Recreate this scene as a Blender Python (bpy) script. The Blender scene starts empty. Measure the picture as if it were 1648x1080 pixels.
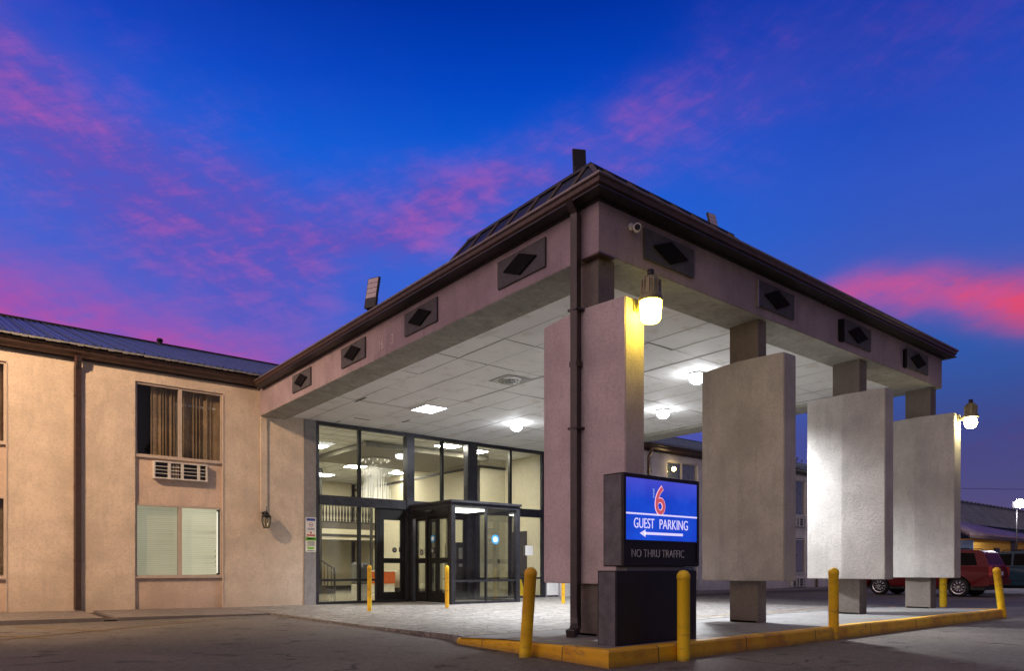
import bpy, bmesh, math, random
from mathutils import Vector, Matrix
random.seed(7)
sc = bpy.context.scene
C = sc.collection
R = math.radians
# ------------------------------------------------------------------ camera
cam = bpy.data.cameras.new('camera'); camo = bpy.data.objects.new('camera', cam); C.objects.link(camo)
camo.location = (0, 0, 1.1); camo.rotation_euler = (R(90), 0, R(51.28 - 90))
cam.sensor_fit = 'HORIZONTAL'; cam.sensor_width = 36; cam.lens = 1140 / 1648 * 36
cam.shift_y = 377 / 1648; cam.clip_start = 0.1; cam.clip_end = 2000
sc.camera = camo
sc.view_settings.view_transform = 'Standard'; sc.view_settings.look = 'None'
sc.view_settings.exposure = 0; sc.view_settings.gamma = 1
sc.cycles.max_bounces = 8; sc.cycles.transparent_max_bounces = 16
sc.cycles.sample_clamp_indirect = 6
sc.cycles.use_denoising = True

def lin(r, g, b):
    f = lambda c: (c / 255 / 12.92) if c <= 10 else ((c / 255 + .055) / 1.055) ** 2.4
    return (f(r), f(g), f(b), 1)

# ------------------------------------------------------------------ world: dusk sky
W = bpy.data.worlds.new('World'); sc.world = W; W.use_nodes = True
nt = W.node_tree; nt.nodes.clear()
def N(t, **k):
    n = nt.nodes.new(t)
    for a, v in k.items(): setattr(n, a, v)
    return n
def L(a, b): nt.links.new(a, b)
def M(op, a, b=None, c=None, clamp=False):
    n = N('ShaderNodeMath', operation=op); n.use_clamp = clamp
    for i, v in enumerate((a, b, c)):
        if v is None: continue
        if isinstance(v, (int, float)): n.inputs[i].default_value = v
        else: L(v, n.inputs[i])
    return n.outputs[0]
def ramp(fac, stops, interp='LINEAR'):
    n = N('ShaderNodeValToRGB'); cr = n.color_ramp; cr.interpolation = interp
    while len(cr.elements) > 1: cr.elements.remove(cr.elements[-1])
    cr.elements[0].position = stops[0][0]; cr.elements[0].color = stops[0][1]
    for p, c in stops[1:]:
        e = cr.elements.new(p); e.color = c
    L(fac, n.inputs[0]); return n.outputs[0]
def mixc(f, a, b, mode='MIX'):
    n = N('ShaderNodeMix', data_type='RGBA', blend_type=mode)
    if isinstance(f, (int, float)): n.inputs[0].default_value = f
    else: L(f, n.inputs[0])
    for i, v in ((6, a), (7, b)):
        if isinstance(v, tuple): n.inputs[i].default_value = v
        else: L(v, n.inputs[i])
    return n.outputs[2]
geo = N('ShaderNodeTexCoord'); sep = N('ShaderNodeSeparateXYZ'); L(geo.outputs['Generated'], sep.inputs[0])
sx, sy, sz = sep.outputs
el = M('MULTIPLY', M('ARCSINE', sz), 180 / math.pi)
az = M('SUBTRACT', 51.28, M('MULTIPLY', M('ARCTAN2', sy, sx), 180 / math.pi))   # degrees east of the building's entrance diagonal
az = M('SUBTRACT', M('MODULO', M('ADD', az, 540), 360), 180)
def g(v): return (v, v, v, 1)
comb = N('ShaderNodeCombineXYZ'); L(az, comb.inputs[0]); L(el, comb.inputs[1])
def noise(scale, det, rough, stretch=(1, 1, 1), off=0, dist=0, rot=0):
    m0 = N('ShaderNodeMapping'); L(comb.outputs[0], m0.inputs[0]); m0.inputs['Rotation'].default_value = (0, 0, R(rot))
    mp = N('ShaderNodeMapping'); L(m0.outputs[0], mp.inputs[0]); mp.inputs['Scale'].default_value = stretch
    mp.inputs['Location'].default_value = (off, off * .7, off * .3)
    n = N('ShaderNodeTexNoise'); L(mp.outputs[0], n.inputs['Vector'])
    n.inputs['Scale'].default_value = scale; n.inputs['Detail'].default_value = det
    n.inputs['Roughness'].default_value = rough; n.inputs['Distortion'].default_value = dist
    return n.outputs[0]
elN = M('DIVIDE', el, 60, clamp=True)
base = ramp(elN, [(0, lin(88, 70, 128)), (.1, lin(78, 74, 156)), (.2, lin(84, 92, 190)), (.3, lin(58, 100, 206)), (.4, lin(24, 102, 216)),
                  (.5, lin(6, 92, 214)), (.57, lin(0, 70, 194)), (.64, lin(0, 50, 164)), (.74, lin(0, 46, 150)), (.95, (.26, .215, .22, 1))])  # unseen zenith of both ramps brightened on purpose, to light the ground
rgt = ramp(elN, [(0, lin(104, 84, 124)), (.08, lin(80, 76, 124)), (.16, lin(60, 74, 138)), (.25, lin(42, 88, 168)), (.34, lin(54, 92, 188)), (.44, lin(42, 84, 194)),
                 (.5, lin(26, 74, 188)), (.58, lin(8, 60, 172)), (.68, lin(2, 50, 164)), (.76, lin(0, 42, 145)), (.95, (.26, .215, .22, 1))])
azN = M('DIVIDE', M('ADD', az, 50), 100, clamp=True)       # 0 at -50, 1 at +50
rf = M('SMOOTH_MIN', M('DIVIDE', M('SUBTRACT', az, 6), 22, clamp=True), 1, .1)
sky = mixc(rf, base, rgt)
nA = noise(.09, 8, .58, (1, 2.1, 1), 3.1, 0)
nB = noise(.15, 8, .6, (1, 2.6, 1), 11.4, .1, 16)
nF = noise(.62, 9, .66, (.6, 2.3, 1), 21.4, .4, -16)
nB = M('ADD', M('MULTIPLY', nB, .66), M('MULTIPLY', nF, .34))
nC = noise(.05, 4, .5, (1, 2, 1), 27.0, .3)
warp = M('MULTIPLY', M('SUBTRACT', nA, .5), 9)
def s3(v, a, b): 
    n = N('ShaderNodeMapRange', interpolation_type='SMOOTHSTEP'); L(v, n.inputs[0])
    n.inputs[1].default_value = a; n.inputs[2].default_value = b; return n.outputs[0]
def band(center, width, inten, nz, lo, hi, wf=1.0):
    """a cloud bank: centre elevation, half width and density as functions of azimuth"""
    c = M('MULTIPLY', ramp(azN, [((a + 50) / 100, g(v / 60)) for a, v in center]), 60)
    w = M('MULTIPLY', ramp(azN, [((a + 50) / 100, g(v / 60)) for a, v in width]), 60)
    k = ramp(azN, [((a + 50) / 100, g(v)) for a, v in inten])
    d = M('DIVIDE', M('SUBTRACT', M('ADD', el, M('MULTIPLY', warp, wf)), c), w)
    gss = M('EXPONENT', M('MULTIPLY', M('MULTIPLY', d, d), -1))
    return M('MULTIPLY', M('MULTIPLY', gss, k), s3(nz, lo - .08, hi + .1), clamp=True)
mA = band([(-50, 34), (-36, 29.5), (-30, 26), (-24, 24), (-16, 23), (-9, 25.5), (-2, 28), (4, 29.5), (14, 31.5), (25, 34)],
          [(-50, 7), (-30, 5.6), (-20, 5.0), (-9, 2.6), (3, 2.2), (14, 3), (30, 4)],
          [(-50, .95), (-36, 1), (-24, 1), (-14, 1), (-5, 1), (2, .75), (10, .6), (18, .4), (30, .15)], nB, .15, .46)
mB = band([(-50, 15.5), (-36, 17.0), (-28, 15.5), (-20, 15.5), (-8, 14)], [(-50, 3), (-30, 3.4), (-20, 2.6), (-8, 3)],
          [(-50, 1), (-34, 1), (-24, 1), (-17, .5), (-10, .3), (-4, 0)], nB, .28, .52)
mC = band([(16, 16.8), (22, 18.4), (26, 19.3), (31, 18.7), (36, 17.2), (50, 15)], [(16, .8), (22, 1.0), (28, 1.35), (36, 1.7), (50, 2.0)],
          [(12, 0), (19, .1), (22, .7), (25, 1), (50, 1)], nB, .22, .5, .38)
mD = band([(-50, 20), (50, 17)], [(-50, 12), (50, 13)], [(-50, .7), (-20, .5), (-5, .2), (8, .1), (20, .25), (50, .25)], nC, .36, .72, .5)
mE = band([(24, 8), (36, 9), (50, 8)], [(24, 2), (50, 2.4)], [(18, 0), (26, .6), (50, .8)], nB, .35, .7, .4)
sky = mixc(M('MULTIPLY', mD, .55), sky, lin(112, 84, 176))
sky = mixc(M('MULTIPLY', mA, .85), sky, mixc(s3(nB, .45, .7), lin(98, 80, 184), lin(170, 88, 174)))
sky = mixc(M('MULTIPLY', mB, .9), sky, mixc(s3(nA, .4, .65), lin(150, 84, 180), lin(205, 78, 150)))
sky = mixc(mC, sky, mixc(s3(nA, .4, .62), lin(196, 84, 150), lin(226, 74, 104)))
sky = mixc(M('MULTIPLY', mE, .6), sky, lin(96, 52, 110))
# the afterglow of the sunset, behind the viewer
back = M('MULTIPLY', s3(M('ABSOLUTE', az), 60, 120), M('SUBTRACT', 1, s3(el, 25, 70)))
sky = mixc(back, sky, (.155, .13, .165, 1))
dz = M('DIVIDE', M('SUBTRACT', M('ABSOLUTE', M('ADD', az, 108)), 0), 44)
glow = M('MULTIPLY', M('EXPONENT', M('MULTIPLY', M('MULTIPLY', dz, dz), -1)), M('SUBTRACT', 1, s3(el, 20, 60)))
glow = M('MULTIPLY', glow, s3(M('MULTIPLY', az, -1), 42, 62))
sky = mixc(glow, sky, (1.15, .80, .82, 1))
gl = s3(el, -3, -.2)
sky = mixc(gl, (.02, .02, .024, 1), sky)
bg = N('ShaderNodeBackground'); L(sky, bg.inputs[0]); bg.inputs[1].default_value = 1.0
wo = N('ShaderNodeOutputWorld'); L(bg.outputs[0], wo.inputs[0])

# last light of the sun, below the horizon haze: faint, very soft, from behind the viewer's left
sl = bpy.data.lights.new('sun', 'SUN'); sl.energy = .34; sl.angle = R(40); sl.color = (1, .74, .62)
so = bpy.data.objects.new('sun', sl); C.objects.link(so); so.location = (-20, -10, 30)
so.rotation_euler = Vector((1, .2, -.34)).to_track_quat('-Z', 'Y').to_euler()

# ------------------------------------------------------------------ materials
MATS = {}
class NB:
    def __init__(s, name):
        m = bpy.data.materials.new(name); m.use_nodes = True; s.m = m; s.t = m.node_tree
        s.p = s.t.nodes['Principled BSDF']; s.tc = None
    def n(s, t, **k):
        x = s.t.nodes.new(t)
        for a, v in k.items(): setattr(x, a, v)
        return x
    def l(s, a, b): s.t.links.new(a, b)
    def co(s, scale=(1, 1, 1), rot=(0, 0, 0), loc=(0, 0, 0)):
        if s.tc is None: s.tc = s.n('ShaderNodeNewGeometry')
        mp = s.n('ShaderNodeMapping'); s.l(s.tc.outputs['Position'], mp.inputs[0])
        mp.inputs['Scale'].default_value = scale; mp.inputs['Rotation'].default_value = rot; mp.inputs['Location'].default_value = loc
        return mp.outputs[0]
    def noise(s, scale, det=4, rough=.55, st=(1, 1, 1), loc=(0, 0, 0), dist=0):
        n = s.n('ShaderNodeTexNoise'); s.l(s.co(st, loc=loc), n.inputs['Vector']); n.inputs['Scale'].default_value = scale
        n.inputs['Detail'].default_value = det; n.inputs['Roughness'].default_value = rough; n.inputs['Distortion'].default_value = dist
        return n.outputs[0]
    def rng(s, v, a, b, c=0, d=1):
        n = s.n('ShaderNodeMapRange'); s.l(v, n.inputs[0])
        for i, x in enumerate((a, b, c, d)): n.inputs[i + 1].default_value = x
        return n.outputs[0]
    def mix(s, f, a, b, mode='MIX'):
        n = s.n('ShaderNodeMix', data_type='RGBA', blend_type=mode)
        if isinstance(f, (int, float)): n.inputs[0].default_value = f
        else: s.l(f, n.inputs[0])
        for i, v in ((6, a), (7, b)):
            if isinstance(v, tuple): n.inputs[i].default_value = v if len(v) == 4 else v + (1,)
            else: s.l(v, n.inputs[i])
        return n.outputs[2]
    def math(s, op, a, b=0.0):
        n = s.n('ShaderNodeMath', operation=op)
        for i, v in enumerate((a, b)):
            if isinstance(v, (int, float)): n.inputs[i].default_value = v
            else: s.l(v, n.inputs[i])
        return n.outputs[0]
    def bump(s, h, strength=.3, dist=.01):
        b = s.n('ShaderNodeBump'); b.inputs['Strength'].default_value = strength; b.inputs['Distance'].default_value = dist
        s.l(h, b.inputs['Height']); s.l(b.outputs[0], s.p.inputs['Normal'])
    def col(s, c):
        if isinstance(c, tuple): s.p.inputs['Base Color'].default_value = c if len(c) == 4 else c + (1,)
        else: s.l(c, s.p.inputs['Base Color'])
def plain(name, c, rough=.5, metal=0, var=.12, bump=0, nsc=6, spec=.5):
    b = NB(name); c = tuple(c[:3])
    n = b.noise(nsc, 5, .6); n2 = b.noise(nsc * 8, 3, .6)
    f = b.math('ADD', b.math('MULTIPLY', n, .7), b.math('MULTIPLY', n2, .3))
    lo = tuple(x * (1 - var * 1.6) for x in c); hi = tuple(min(1, x * (1 + var)) for x in c)
    b.col(b.mix(b.rng(f, .35, .65), lo, hi))
    b.l(b.rng(n2, .3, .7, max(0, rough - .08), min(1, rough + .08)), b.p.inputs['Roughness'])
    b.p.inputs['Metallic'].default_value = metal; b.p.inputs['Specular IOR Level'].default_value = spec
    if bump: b.bump(n2, bump, .004)
    MATS[name] = b.m; return b.m
def stucco(name, c, grain=26, bump=.55, stain=.35, streak=.25):
    b = NB(name); c = tuple(c[:3])
    n1 = b.noise(grain, 6, .65); n2 = b.noise(1.3, 5, .6); n3 = b.noise(5, 5, .6, (1, 1, .35), (3, 3, 3)); n4 = b.noise(grain * 3, 2, .5)
    v = b.mix(b.rng(n2, .38, .62), tuple(x * .84 for x in c), tuple(min(1, x * 1.06) for x in c))
    v = b.mix(b.math('MULTIPLY', b.rng(n3, .52, .68), streak), v, tuple(x * .62 for x in c))
    n5 = b.noise(1.0, 5, .6, (5, 5, .22), (9, 1, 0)); v = b.mix(b.math('MULTIPLY', b.rng(n5, .53, .66), streak * .6), v, tuple(x * .66 for x in c))
    # grime splashed up from the ground
    sep = b.n('ShaderNodeSeparateXYZ'); b.l(b.tc.outputs['Position'], sep.inputs[0])
    zz = b.math('ADD', sep.outputs[2], b.math('MULTIPLY', n3, .5))
    low = b.math('MULTIPLY', b.math('ADD', b.math('MULTIPLY', b.rng(zz, 1.27, 1.17), .38), b.math('MULTIPLY', b.rng(zz, .75, .3), .62)), stain)
    v = b.mix(low, v, tuple(x * .55 for x in (c[0], c[1] * .95, c[2] * .9)))
    v = b.mix(b.rng(n4, .35, .75), v, b.mix(.5, v, (.0, .0, .0)), 'MIX') if False else b.mix(b.math('MULTIPLY', b.rng(n1, .48, .62), .34), v, tuple(x * .55 for x in c))
    b.col(v); b.p.inputs['Roughness'].default_value = .92; b.p.inputs['Specular IOR Level'].default_value = .2
    b.bump(b.math('ADD', n1, b.math('MULTIPLY', n4, .4)), bump, .012)
    MATS[name] = b.m; return b.m
def emis(name, c, k):
    b = NB(name); b.col((.8, .8, .8)); b.p.inputs['Emission Color'].default_value = tuple(c) + (1,); b.p.inputs['Emission Strength'].default_value = k
    MATS[name] = b.m; return b.m
def glass(name, tint=(.8, .85, .83), refl=1.0, rough=.02, base_r=.06):
    b = NB(name); t = b.t
    tr = b.n('ShaderNodeBsdfTransparent'); tr.inputs[0].default_value = tuple(tint) + (1,)
    gl = b.n('ShaderNodeBsdfGlossy'); gl.inputs['Roughness'].default_value = rough
    gl.inputs[0].default_value = (refl, refl, refl, 1)
    lw = b.n('ShaderNodeFresnel'); lw.inputs[0].default_value = 1.5
    sm = b.noise(3.0, 4, .6)
    f = b.math('ADD', lw.outputs[0], b.math('MULTIPLY', b.rng(sm, .35, .8), base_r))
    mx = b.n('ShaderNodeMixShader'); b.l(b.math('MULTIPLY', f, .6), mx.inputs[0]); b.l(tr.outputs[0], mx.inputs[1]); b.l(gl.outputs[0], mx.inputs[2])
    b.l(mx.outputs[0], t.nodes['Material Output'].inputs[0]); MATS[name] = b.m; return b.m

stucco('peach', (.70, .585, .475), stain=.5, streak=.3); stucco('spandrel', (.66, .52, .43), stain=.5, streak=.3); stucco('white_wall', (.80, .77, .74))
stucco('fascia', (.385, .305, .34), 30, .7, 0, .5); stucco('panel', (.50, .48, .455), 26, .8, .1, .35); stucco('panel_sky_tint', (.58, .485, .49), 26, .8, .1, .3)  # near panel's stucco copy has the sky's mauve light in its colour
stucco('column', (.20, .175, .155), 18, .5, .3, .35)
stucco('soffit', (.36, .35, .31), 14, .6, 0, .8)
plain('bronze', (.078, .045, .036), .42, .2, .2); plain('bronze_dark', (.020, .016, .018), .45, .2, .2)
plain('pipe', (.045, .03, .031), .4, .1, .2); plain('drip', (.30, .27, .26), .4, .5, .15); plain('roofmetal', (.055, .085, .125), .34, .7, .25, nsc=2)
plain('mansard', (.018, .017, .022), .4, .3, .2)
plain('trim', (.50, .42, .36), .5, 0, .08); plain('trim_white', (.62, .60, .57), .5, 0, .08)
plain('plate', (.075, .07, .078), .75, 0, .2, .5); plain('diamond', (.012, .011, .013), .95, 0, .2, spec=.05)
plain('alu', (.05, .05, .06), .35, .65, .2); plain('alu_dark', (.014, .013, .014), .4, .4, .2)
plain('block', (.25, .24, .245), .9, 0, .12, .6, 8)
plain('black', (.008, .008, .009), .45, 0, .2); plain('white', (.75, .74, .72), .5, 0, .05); plain('grey', (.22, .22, .22), .5, 0, .1)
plain('signbox', (.012, .011, .014), .42, .2, .25); plain('signside', (.12, .12, .135), .5, .2, .25)
plain('lettergrey', (.62, .62, .62), .6); plain('numeral', (.60, .50, .52), .8)
plain('curtain', (.46, .34, .23), .9, 0, .25, nsc=2); plain('curtain_green', (.34, .42, .36), .9, 0, .25)
plain('beige_wall', (.60, .555, .42), .85, 0, .05); plain('lobby_trim', (.035, .03, .028), .5)
plain('lobby_brown', (.10, .085, .07), .6); plain('orange', (.62, .13, .03), .5, 0, .1); plain('red', (.5, .03, .03), .5)
plain('lobby_bulk', (.2, .185, .155), .8); plain('yellow', (.75, .50, .02), .5); plain('blue', (.03, .22, .48), .5)
plain('navy', (.02, .05, .3), .5); plain('green', (.2, .5, .06), .5); plain('cream', (.78, .76, .66), .5); plain('ink', (.03, .03, .03), .6)
plain('rubber', (.012, .012, .012), .8); plain('chrome', (.6, .6, .62), .22, .95, .1); plain('tail', (.35, .01, .01), .2); plain('amberlens', (.5, .12, .01), .2)
plain('orangewall', (.72, .36, .04), .8, 0, .12); plain('brownroof', (.20, .14, .13), .45, .5, .25, nsc=1.5); plain('greyroof', (.13, .15, .17), .4, .6, .25, nsc=1)
plain('bluewall', (.16, .26, .42), .8); plain('lampbody', (.26, .23, .13), .5, .4, .2)
plain('gfloor', (.42, .38, .28), .12, 0, .12)
for nm, c in (('carred', (.12, .003, .006)), ('carblue', (.025, .06, .09))):
    m = plain(nm, c, .30, 0, .05, spec=.22)
glass('glass', (.975, .985, .97), .8, .015, .01); glass('glass_dark', (.30, .34, .36), 1, .02, .08)
glass('carglass', (.02, .024, .03), .16, .08, .02); glass('lantern_glass', (.7, .7, .62), 1, .15, .2)
emis('lightpanel', (.95, .97, 1), 14); emis('globe', (.93, .96, 1), 60); emis('lobbypanel', (1, .94, .77), 92)
emis('lamp_yellow', (1, .78, .07), 42); emis('lamp_warm', (1, .84, .42), 75); emis('floodface', (.9, .94, 1), 300)
emis('vest_light', (1, .97, .85), 9); emis('crystal', (1, .95, .78), .8); emis('smalllamp', (1, .72, .3), 30); emis('sodium', (1, .55, .2), 60)
emis('seg_off', (.62, .48, .58), .0)
MATS['seg_off'].node_tree.nodes['Principled BSDF'].inputs['Base Color'].default_value = (.55, .45, .5, 1)

def m_blind():
    b = NB('blind'); w = b.n('ShaderNodeTexWave', wave_type='BANDS', bands_direction='Z'); b.l(b.co(), w.inputs[0])
    w.inputs['Scale'].default_value = 6.3; w.inputs['Distortion'].default_value = .15
    n = b.noise(1.1, 3, .5)
    c = b.mix(w.outputs[1], (.50, .49, .40), (.62, .61, .52)); b.col(c)
    e = b.mix(b.rng(n, .3, .7), (.42, .41, .29), (.54, .52, .38)); e = b.mix(b.math('MULTIPLY', w.outputs[1], .5), e, (.56, .54, .42))
    b.l(e, b.p.inputs['Emission Color']); b.p.inputs['Emission Strength'].default_value = .42  # light of the room behind is put into the slats as emission
    MATS['blind'] = b.m
m_blind()
emis('gap_light', (1, .95, .78), .9)  # room light past the blind's edge, put in as a glowing strip
mm = MATS['blind'].copy(); mm.name = 'blind_bright'; mm.node_tree.nodes['Principled BSDF'].inputs['Emission Strength'].default_value = .66; MATS['blind_bright'] = mm  # copy with stronger glow, more room light put into the right blind
def m_asphalt():
    b = NB('asphalt')
    fine = b.noise(70, 4, .7); mid = b.noise(9, 5, .65); big = b.noise(.45, 5, .6, dist=.6); patch = b.noise(.16, 3, .5, loc=(4, 9, 0))
    v = b.n('ShaderNodeTexVoronoi'); b.l(b.co(), v.inputs['Vector']); v.inputs['Scale'].default_value = 46
    c = b.mix(b.rng(big, .35, .65), (.14, .122, .102), (.21, .184, .155))
    c = b.mix(b.rng(patch, .48, .52), c, b.mix(.35, c, (.05, .05, .055)))
    g2 = b.noise(26, 5, .7); c = b.mix(b.math('MULTIPLY', b.rng(g2, .48, .60), .55), c, (.055, .050, .046)); c = b.mix(b.math('MULTIPLY', b.rng(mid, .5, .62), .5), c, (.27, .245, .215))
    c = b.mix(b.math('MULTIPLY', b.rng(fine, .53, .62), .6), c, (.40, .37, .34))
    c = b.mix(b.math('MULTIPLY', b.rng(v.outputs['Distance'], .35, .15), .6), c, (.018, .018, .02))
    # cracks
    cr = b.n('ShaderNodeTexVoronoi', feature='DISTANCE_TO_EDGE'); mp = b.co((1, 1, 1))
    nn = b.n('ShaderNodeTexNoise'); b.l(mp, nn.inputs[0]); nn.inputs['Scale'].default_value = 1.7; nn.inputs['Detail'].default_value = 5
    add = b.n('ShaderNodeVectorMath', operation='MULTIPLY_ADD'); b.l(nn.outputs[1], add.inputs[0]); add.inputs[1].default_value = (1.1, 1.1, 0); b.l(mp, add.inputs[2])
    b.l(add.outputs[0], cr.inputs['Vector']); cr.inputs['Scale'].default_value = .33
    ck = b.math('MULTIPLY', b.rng(cr.outputs[0], .007, .002), b.rng(big, .5, .56))
    c = b.mix(b.math('MULTIPLY', ck, .7), c, (.012, .012, .013))
    # oil drips
    oil = b.noise(1.9, 3, .5, loc=(7, 2, 0)); c = b.mix(b.math('MULTIPLY', b.rng(oil, .60, .68), .5), c, (.016, .016, .017))
    b.col(c); b.l(b.rng(mid, .3, .7, .62, .9), b.p.inputs['Roughness']); b.p.inputs['Specular IOR Level'].default_value = .35
    h = b.math('ADD', b.math('ADD', b.math('MULTIPLY', fine, 1.0), b.math('MULTIPLY', g2, 1.4)), b.math('MULTIPLY', ck, -2.0))
    b.bump(h, .9, .018); MATS['asphalt'] = b.m
m_asphalt()
def m_pavers():
    b = NB('pavers')
    mp = b.co(); nn = b.n('ShaderNodeTexNoise'); b.l(mp, nn.inputs[0]); nn.inputs['Scale'].default_value = 2.2
    add = b.n('ShaderNodeVectorMath', operation='MULTIPLY_ADD'); b.l(nn.outputs[1], add.inputs[0]); add.inputs[1].default_value = (.09, .09, 0); b.l(mp, add.inputs[2])
    v = b.n('ShaderNodeTexVoronoi', feature='DISTANCE_TO_EDGE'); b.l(add.outputs[0], v.inputs['Vector']); v.inputs['Scale'].default_value = 3.4; v.inputs['Randomness'].default_value = .75
    v2 = b.n('ShaderNodeTexVoronoi'); b.l(add.outputs[0], v2.inputs['Vector']); v2.inputs['Scale'].default_value = 3.4; v2.inputs['Randomness'].default_value = .75
    big = b.noise(.5, 5, .6); mid = b.noise(6, 6, .7); fine = b.noise(40, 4, .7)
    sp = b.n('ShaderNodeSeparateColor'); b.l(v2.outputs['Color'], sp.inputs[0])
    c = b.mix(sp.outputs[0], (.165, .155, .14), (.27, .255, .23))
    c = b.mix(b.math('MULTIPLY', b.rng(mid, .4, .7), .6), c, (.12, .112, .105))
    c = b.mix(b.math('MULTIPLY', b.rng(fine, .5, .75), .35), c, (.33, .31, .28))
    j = b.rng(v.outputs[0], .05, .012); c = b.mix(b.math('MULTIPLY', j, .75), c, (.055, .05, .046))
    c = b.mix(b.math('MULTIPLY', b.rng(big, .5, .72), .35), c, (.16, .125, .10))
    b.col(c); b.l(b.rng(mid, .3, .7, .42, .8), b.p.inputs['Roughness'])
    b.bump(b.math('ADD', b.rng(v.outputs[0], 0, .07), b.math('MULTIPLY', mid, .5)), .9, .02); MATS['pavers'] = b.m
m_pavers()
def m_conc(name, c, joints=0, rust=0):
    b = NB(name); big = b.noise(.8, 5, .6); mid = b.noise(7, 6, .65); fine = b.noise(55, 3, .6)
    v = b.mix(b.rng(big, .35, .65), tuple(x * .78 for x in c), c); v = b.mix(b.math('MULTIPLY', b.rng(mid, .45, .7), .4), v, tuple(x * .55 for x in c))
    h = b.math('ADD', b.math('MULTIPLY', fine, .5), mid)
    if rust:
        r = b.noise(.9, 5, .7, loc=(5, 1, 0)); v = b.mix(b.math('MULTIPLY', b.rng(r, .58, .68), .6), v, (.22, .10, .035))
    b.col(v); b.l(b.rng(mid, .3, .7, .5, .85), b.p.inputs['Roughness']); b.bump(h, .5, .008); MATS[name] = b.m
m_conc('concrete', (.25, .245, .235), rust=1); m_conc('walk', (.19, .165, .155)); m_conc('kerbstone', (.16, .15, .14))
def m_yellow(name, c, wear=.5, lo=.56, joints=False):
    b = NB(name); n = b.noise(4, 6, .7); f = b.noise(28, 4, .7); big = b.noise(.7, 3, .5, (1.5, 1, 1))
    v = b.mix(b.rng(big, .52, .6), c, (c[0] * .8, c[1] * .66, c[2] * .7))
    v = b.mix(b.math('MULTIPLY', b.rng(n, lo, lo + .16), wear), v, (c[0] * .35, c[1] * .28, .012))
    v = b.mix(b.math('MULTIPLY', b.rng(f, .62, .72), wear * .8), v, (.10, .08, .05))
    h = b.math('ADD', n, f)
    sp_ = b.n('ShaderNodeSeparateXYZ'); b.l(b.tc.outputs['Position'], sp_.inputs[0])
    if joints:      # cast kerb stones 1.85 m long: a joint between them, each painted a little differently
        q = b.math('DIVIDE', b.math('ADD', sp_.outputs[0], sp_.outputs[1]), 1.85); fr = b.math('FRACT', q)
        j = b.math('LESS_THAN', b.math('ABSOLUTE', b.math('SUBTRACT', fr, .5)), .0045)
        wn = b.n('ShaderNodeTexWhiteNoise', noise_dimensions='1D'); b.l(b.math('FLOOR', b.math('ADD', q, .5)), wn.inputs[1])
        v = b.mix(b.math('MULTIPLY', wn.outputs[0], .55), v, (c[0] * .72, c[1] * .55, .01))
        v = b.mix(j, v, (.05, .035, .02)); h = b.math('SUBTRACT', h, b.math('MULTIPLY', j, 3))
    sc_ = b.noise(3.0, 4, .7, (1, 1, 4), (2, 7, 1)); dirt = b.math('MULTIPLY', b.rng(b.math('ADD', sp_.outputs[2], b.math('MULTIPLY', n, .12)), .14, .05), .65)
    v = b.mix(b.math('MULTIPLY', b.rng(sc_, .56, .64), .4), v, (.16, .12, .07)); v = b.mix(dirt, v, (.10, .075, .04))
    b.col(v); b.p.inputs['Roughness'].default_value = .6; b.bump(h, .45, .006); MATS[name] = b.m
m_yellow('kerb_yellow', (.86, .52, .012), .7, .52, True); m_yellow('bollard_yellow', (.90, .60, .012), .45, .56)
m_yellow('line_yellow', (.45, .28, .05), .95, .42)
def m_tile():
    b = NB('ceilingtile'); n = b.noise(.9, 4, .5); s = b.noise(60, 3, .6); q = b.noise(2.5, 5, .6, loc=(1, 4, 2))
    v = b.mix(b.rng(n, .3, .7), (.72, .73, .73), (.80, .81, .81)); v = b.mix(b.math('MULTIPLY', b.rng(s, .6, .75), .3), v, (.4, .4, .38))
    v = b.mix(b.math('MULTIPLY', b.rng(q, .56, .66), .35), v, (.46, .40, .30))
    b.col(v); b.p.inputs['Roughness'].default_value = .75; b.bump(s, .3, .004); MATS['ceilingtile'] = b.m
m_tile(); plain('gridbar', (.48, .48, .47), .6); 
def m_screen():
    b = NB('screen'); n = b.noise(1.6, 4, .6); n2 = b.noise(30, 3, .6)
    sep = b.n('ShaderNodeSeparateXYZ'); b.co(); b.l(b.tc.outputs['Position'], sep.inputs[0])
    e = b.mix(b.rng(n, .3, .7), lin(2, 52, 186)[:3], lin(12, 78, 214)[:3])
    top = b.math('MULTIPLY', b.rng(b.math('ADD', sep.outputs[2], b.math('MULTIPLY', n, .2)), 2.05, 2.35), .55)
    e = b.mix(top, e, lin(96, 84, 205)[:3]); b.col((.02, .03, .08)); b.p.inputs['Roughness'].default_value = .18
    b.l(e, b.p.inputs['Emission Color']); b.p.inputs['Emission Strength'].default_value = 1.0; MATS['screen'] = b.m
m_screen(); emis('sign_white', lin(214, 206, 250)[:3], .95); emis('sign_red', lin(176, 2, 12)[:3], 1.0); emis('sign_pink', lin(250, 190, 200)[:3], .95)
emis('sign_cyan', lin(150, 200, 240)[:3], .7)
def m_leaf():
    b = NB('leaf'); n = b.noise(.7, 3, .5); b.col(b.mix(b.rng(n, .3, .7), (.03, .035, .02), (.09, .085, .045))); b.p.inputs['Roughness'].default_value = .7
    b.m.use_backface_culling = False; MATS['leaf'] = b.m
m_leaf(); plain('bark', (.07, .055, .045), .9, 0, .2, .6)

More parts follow.
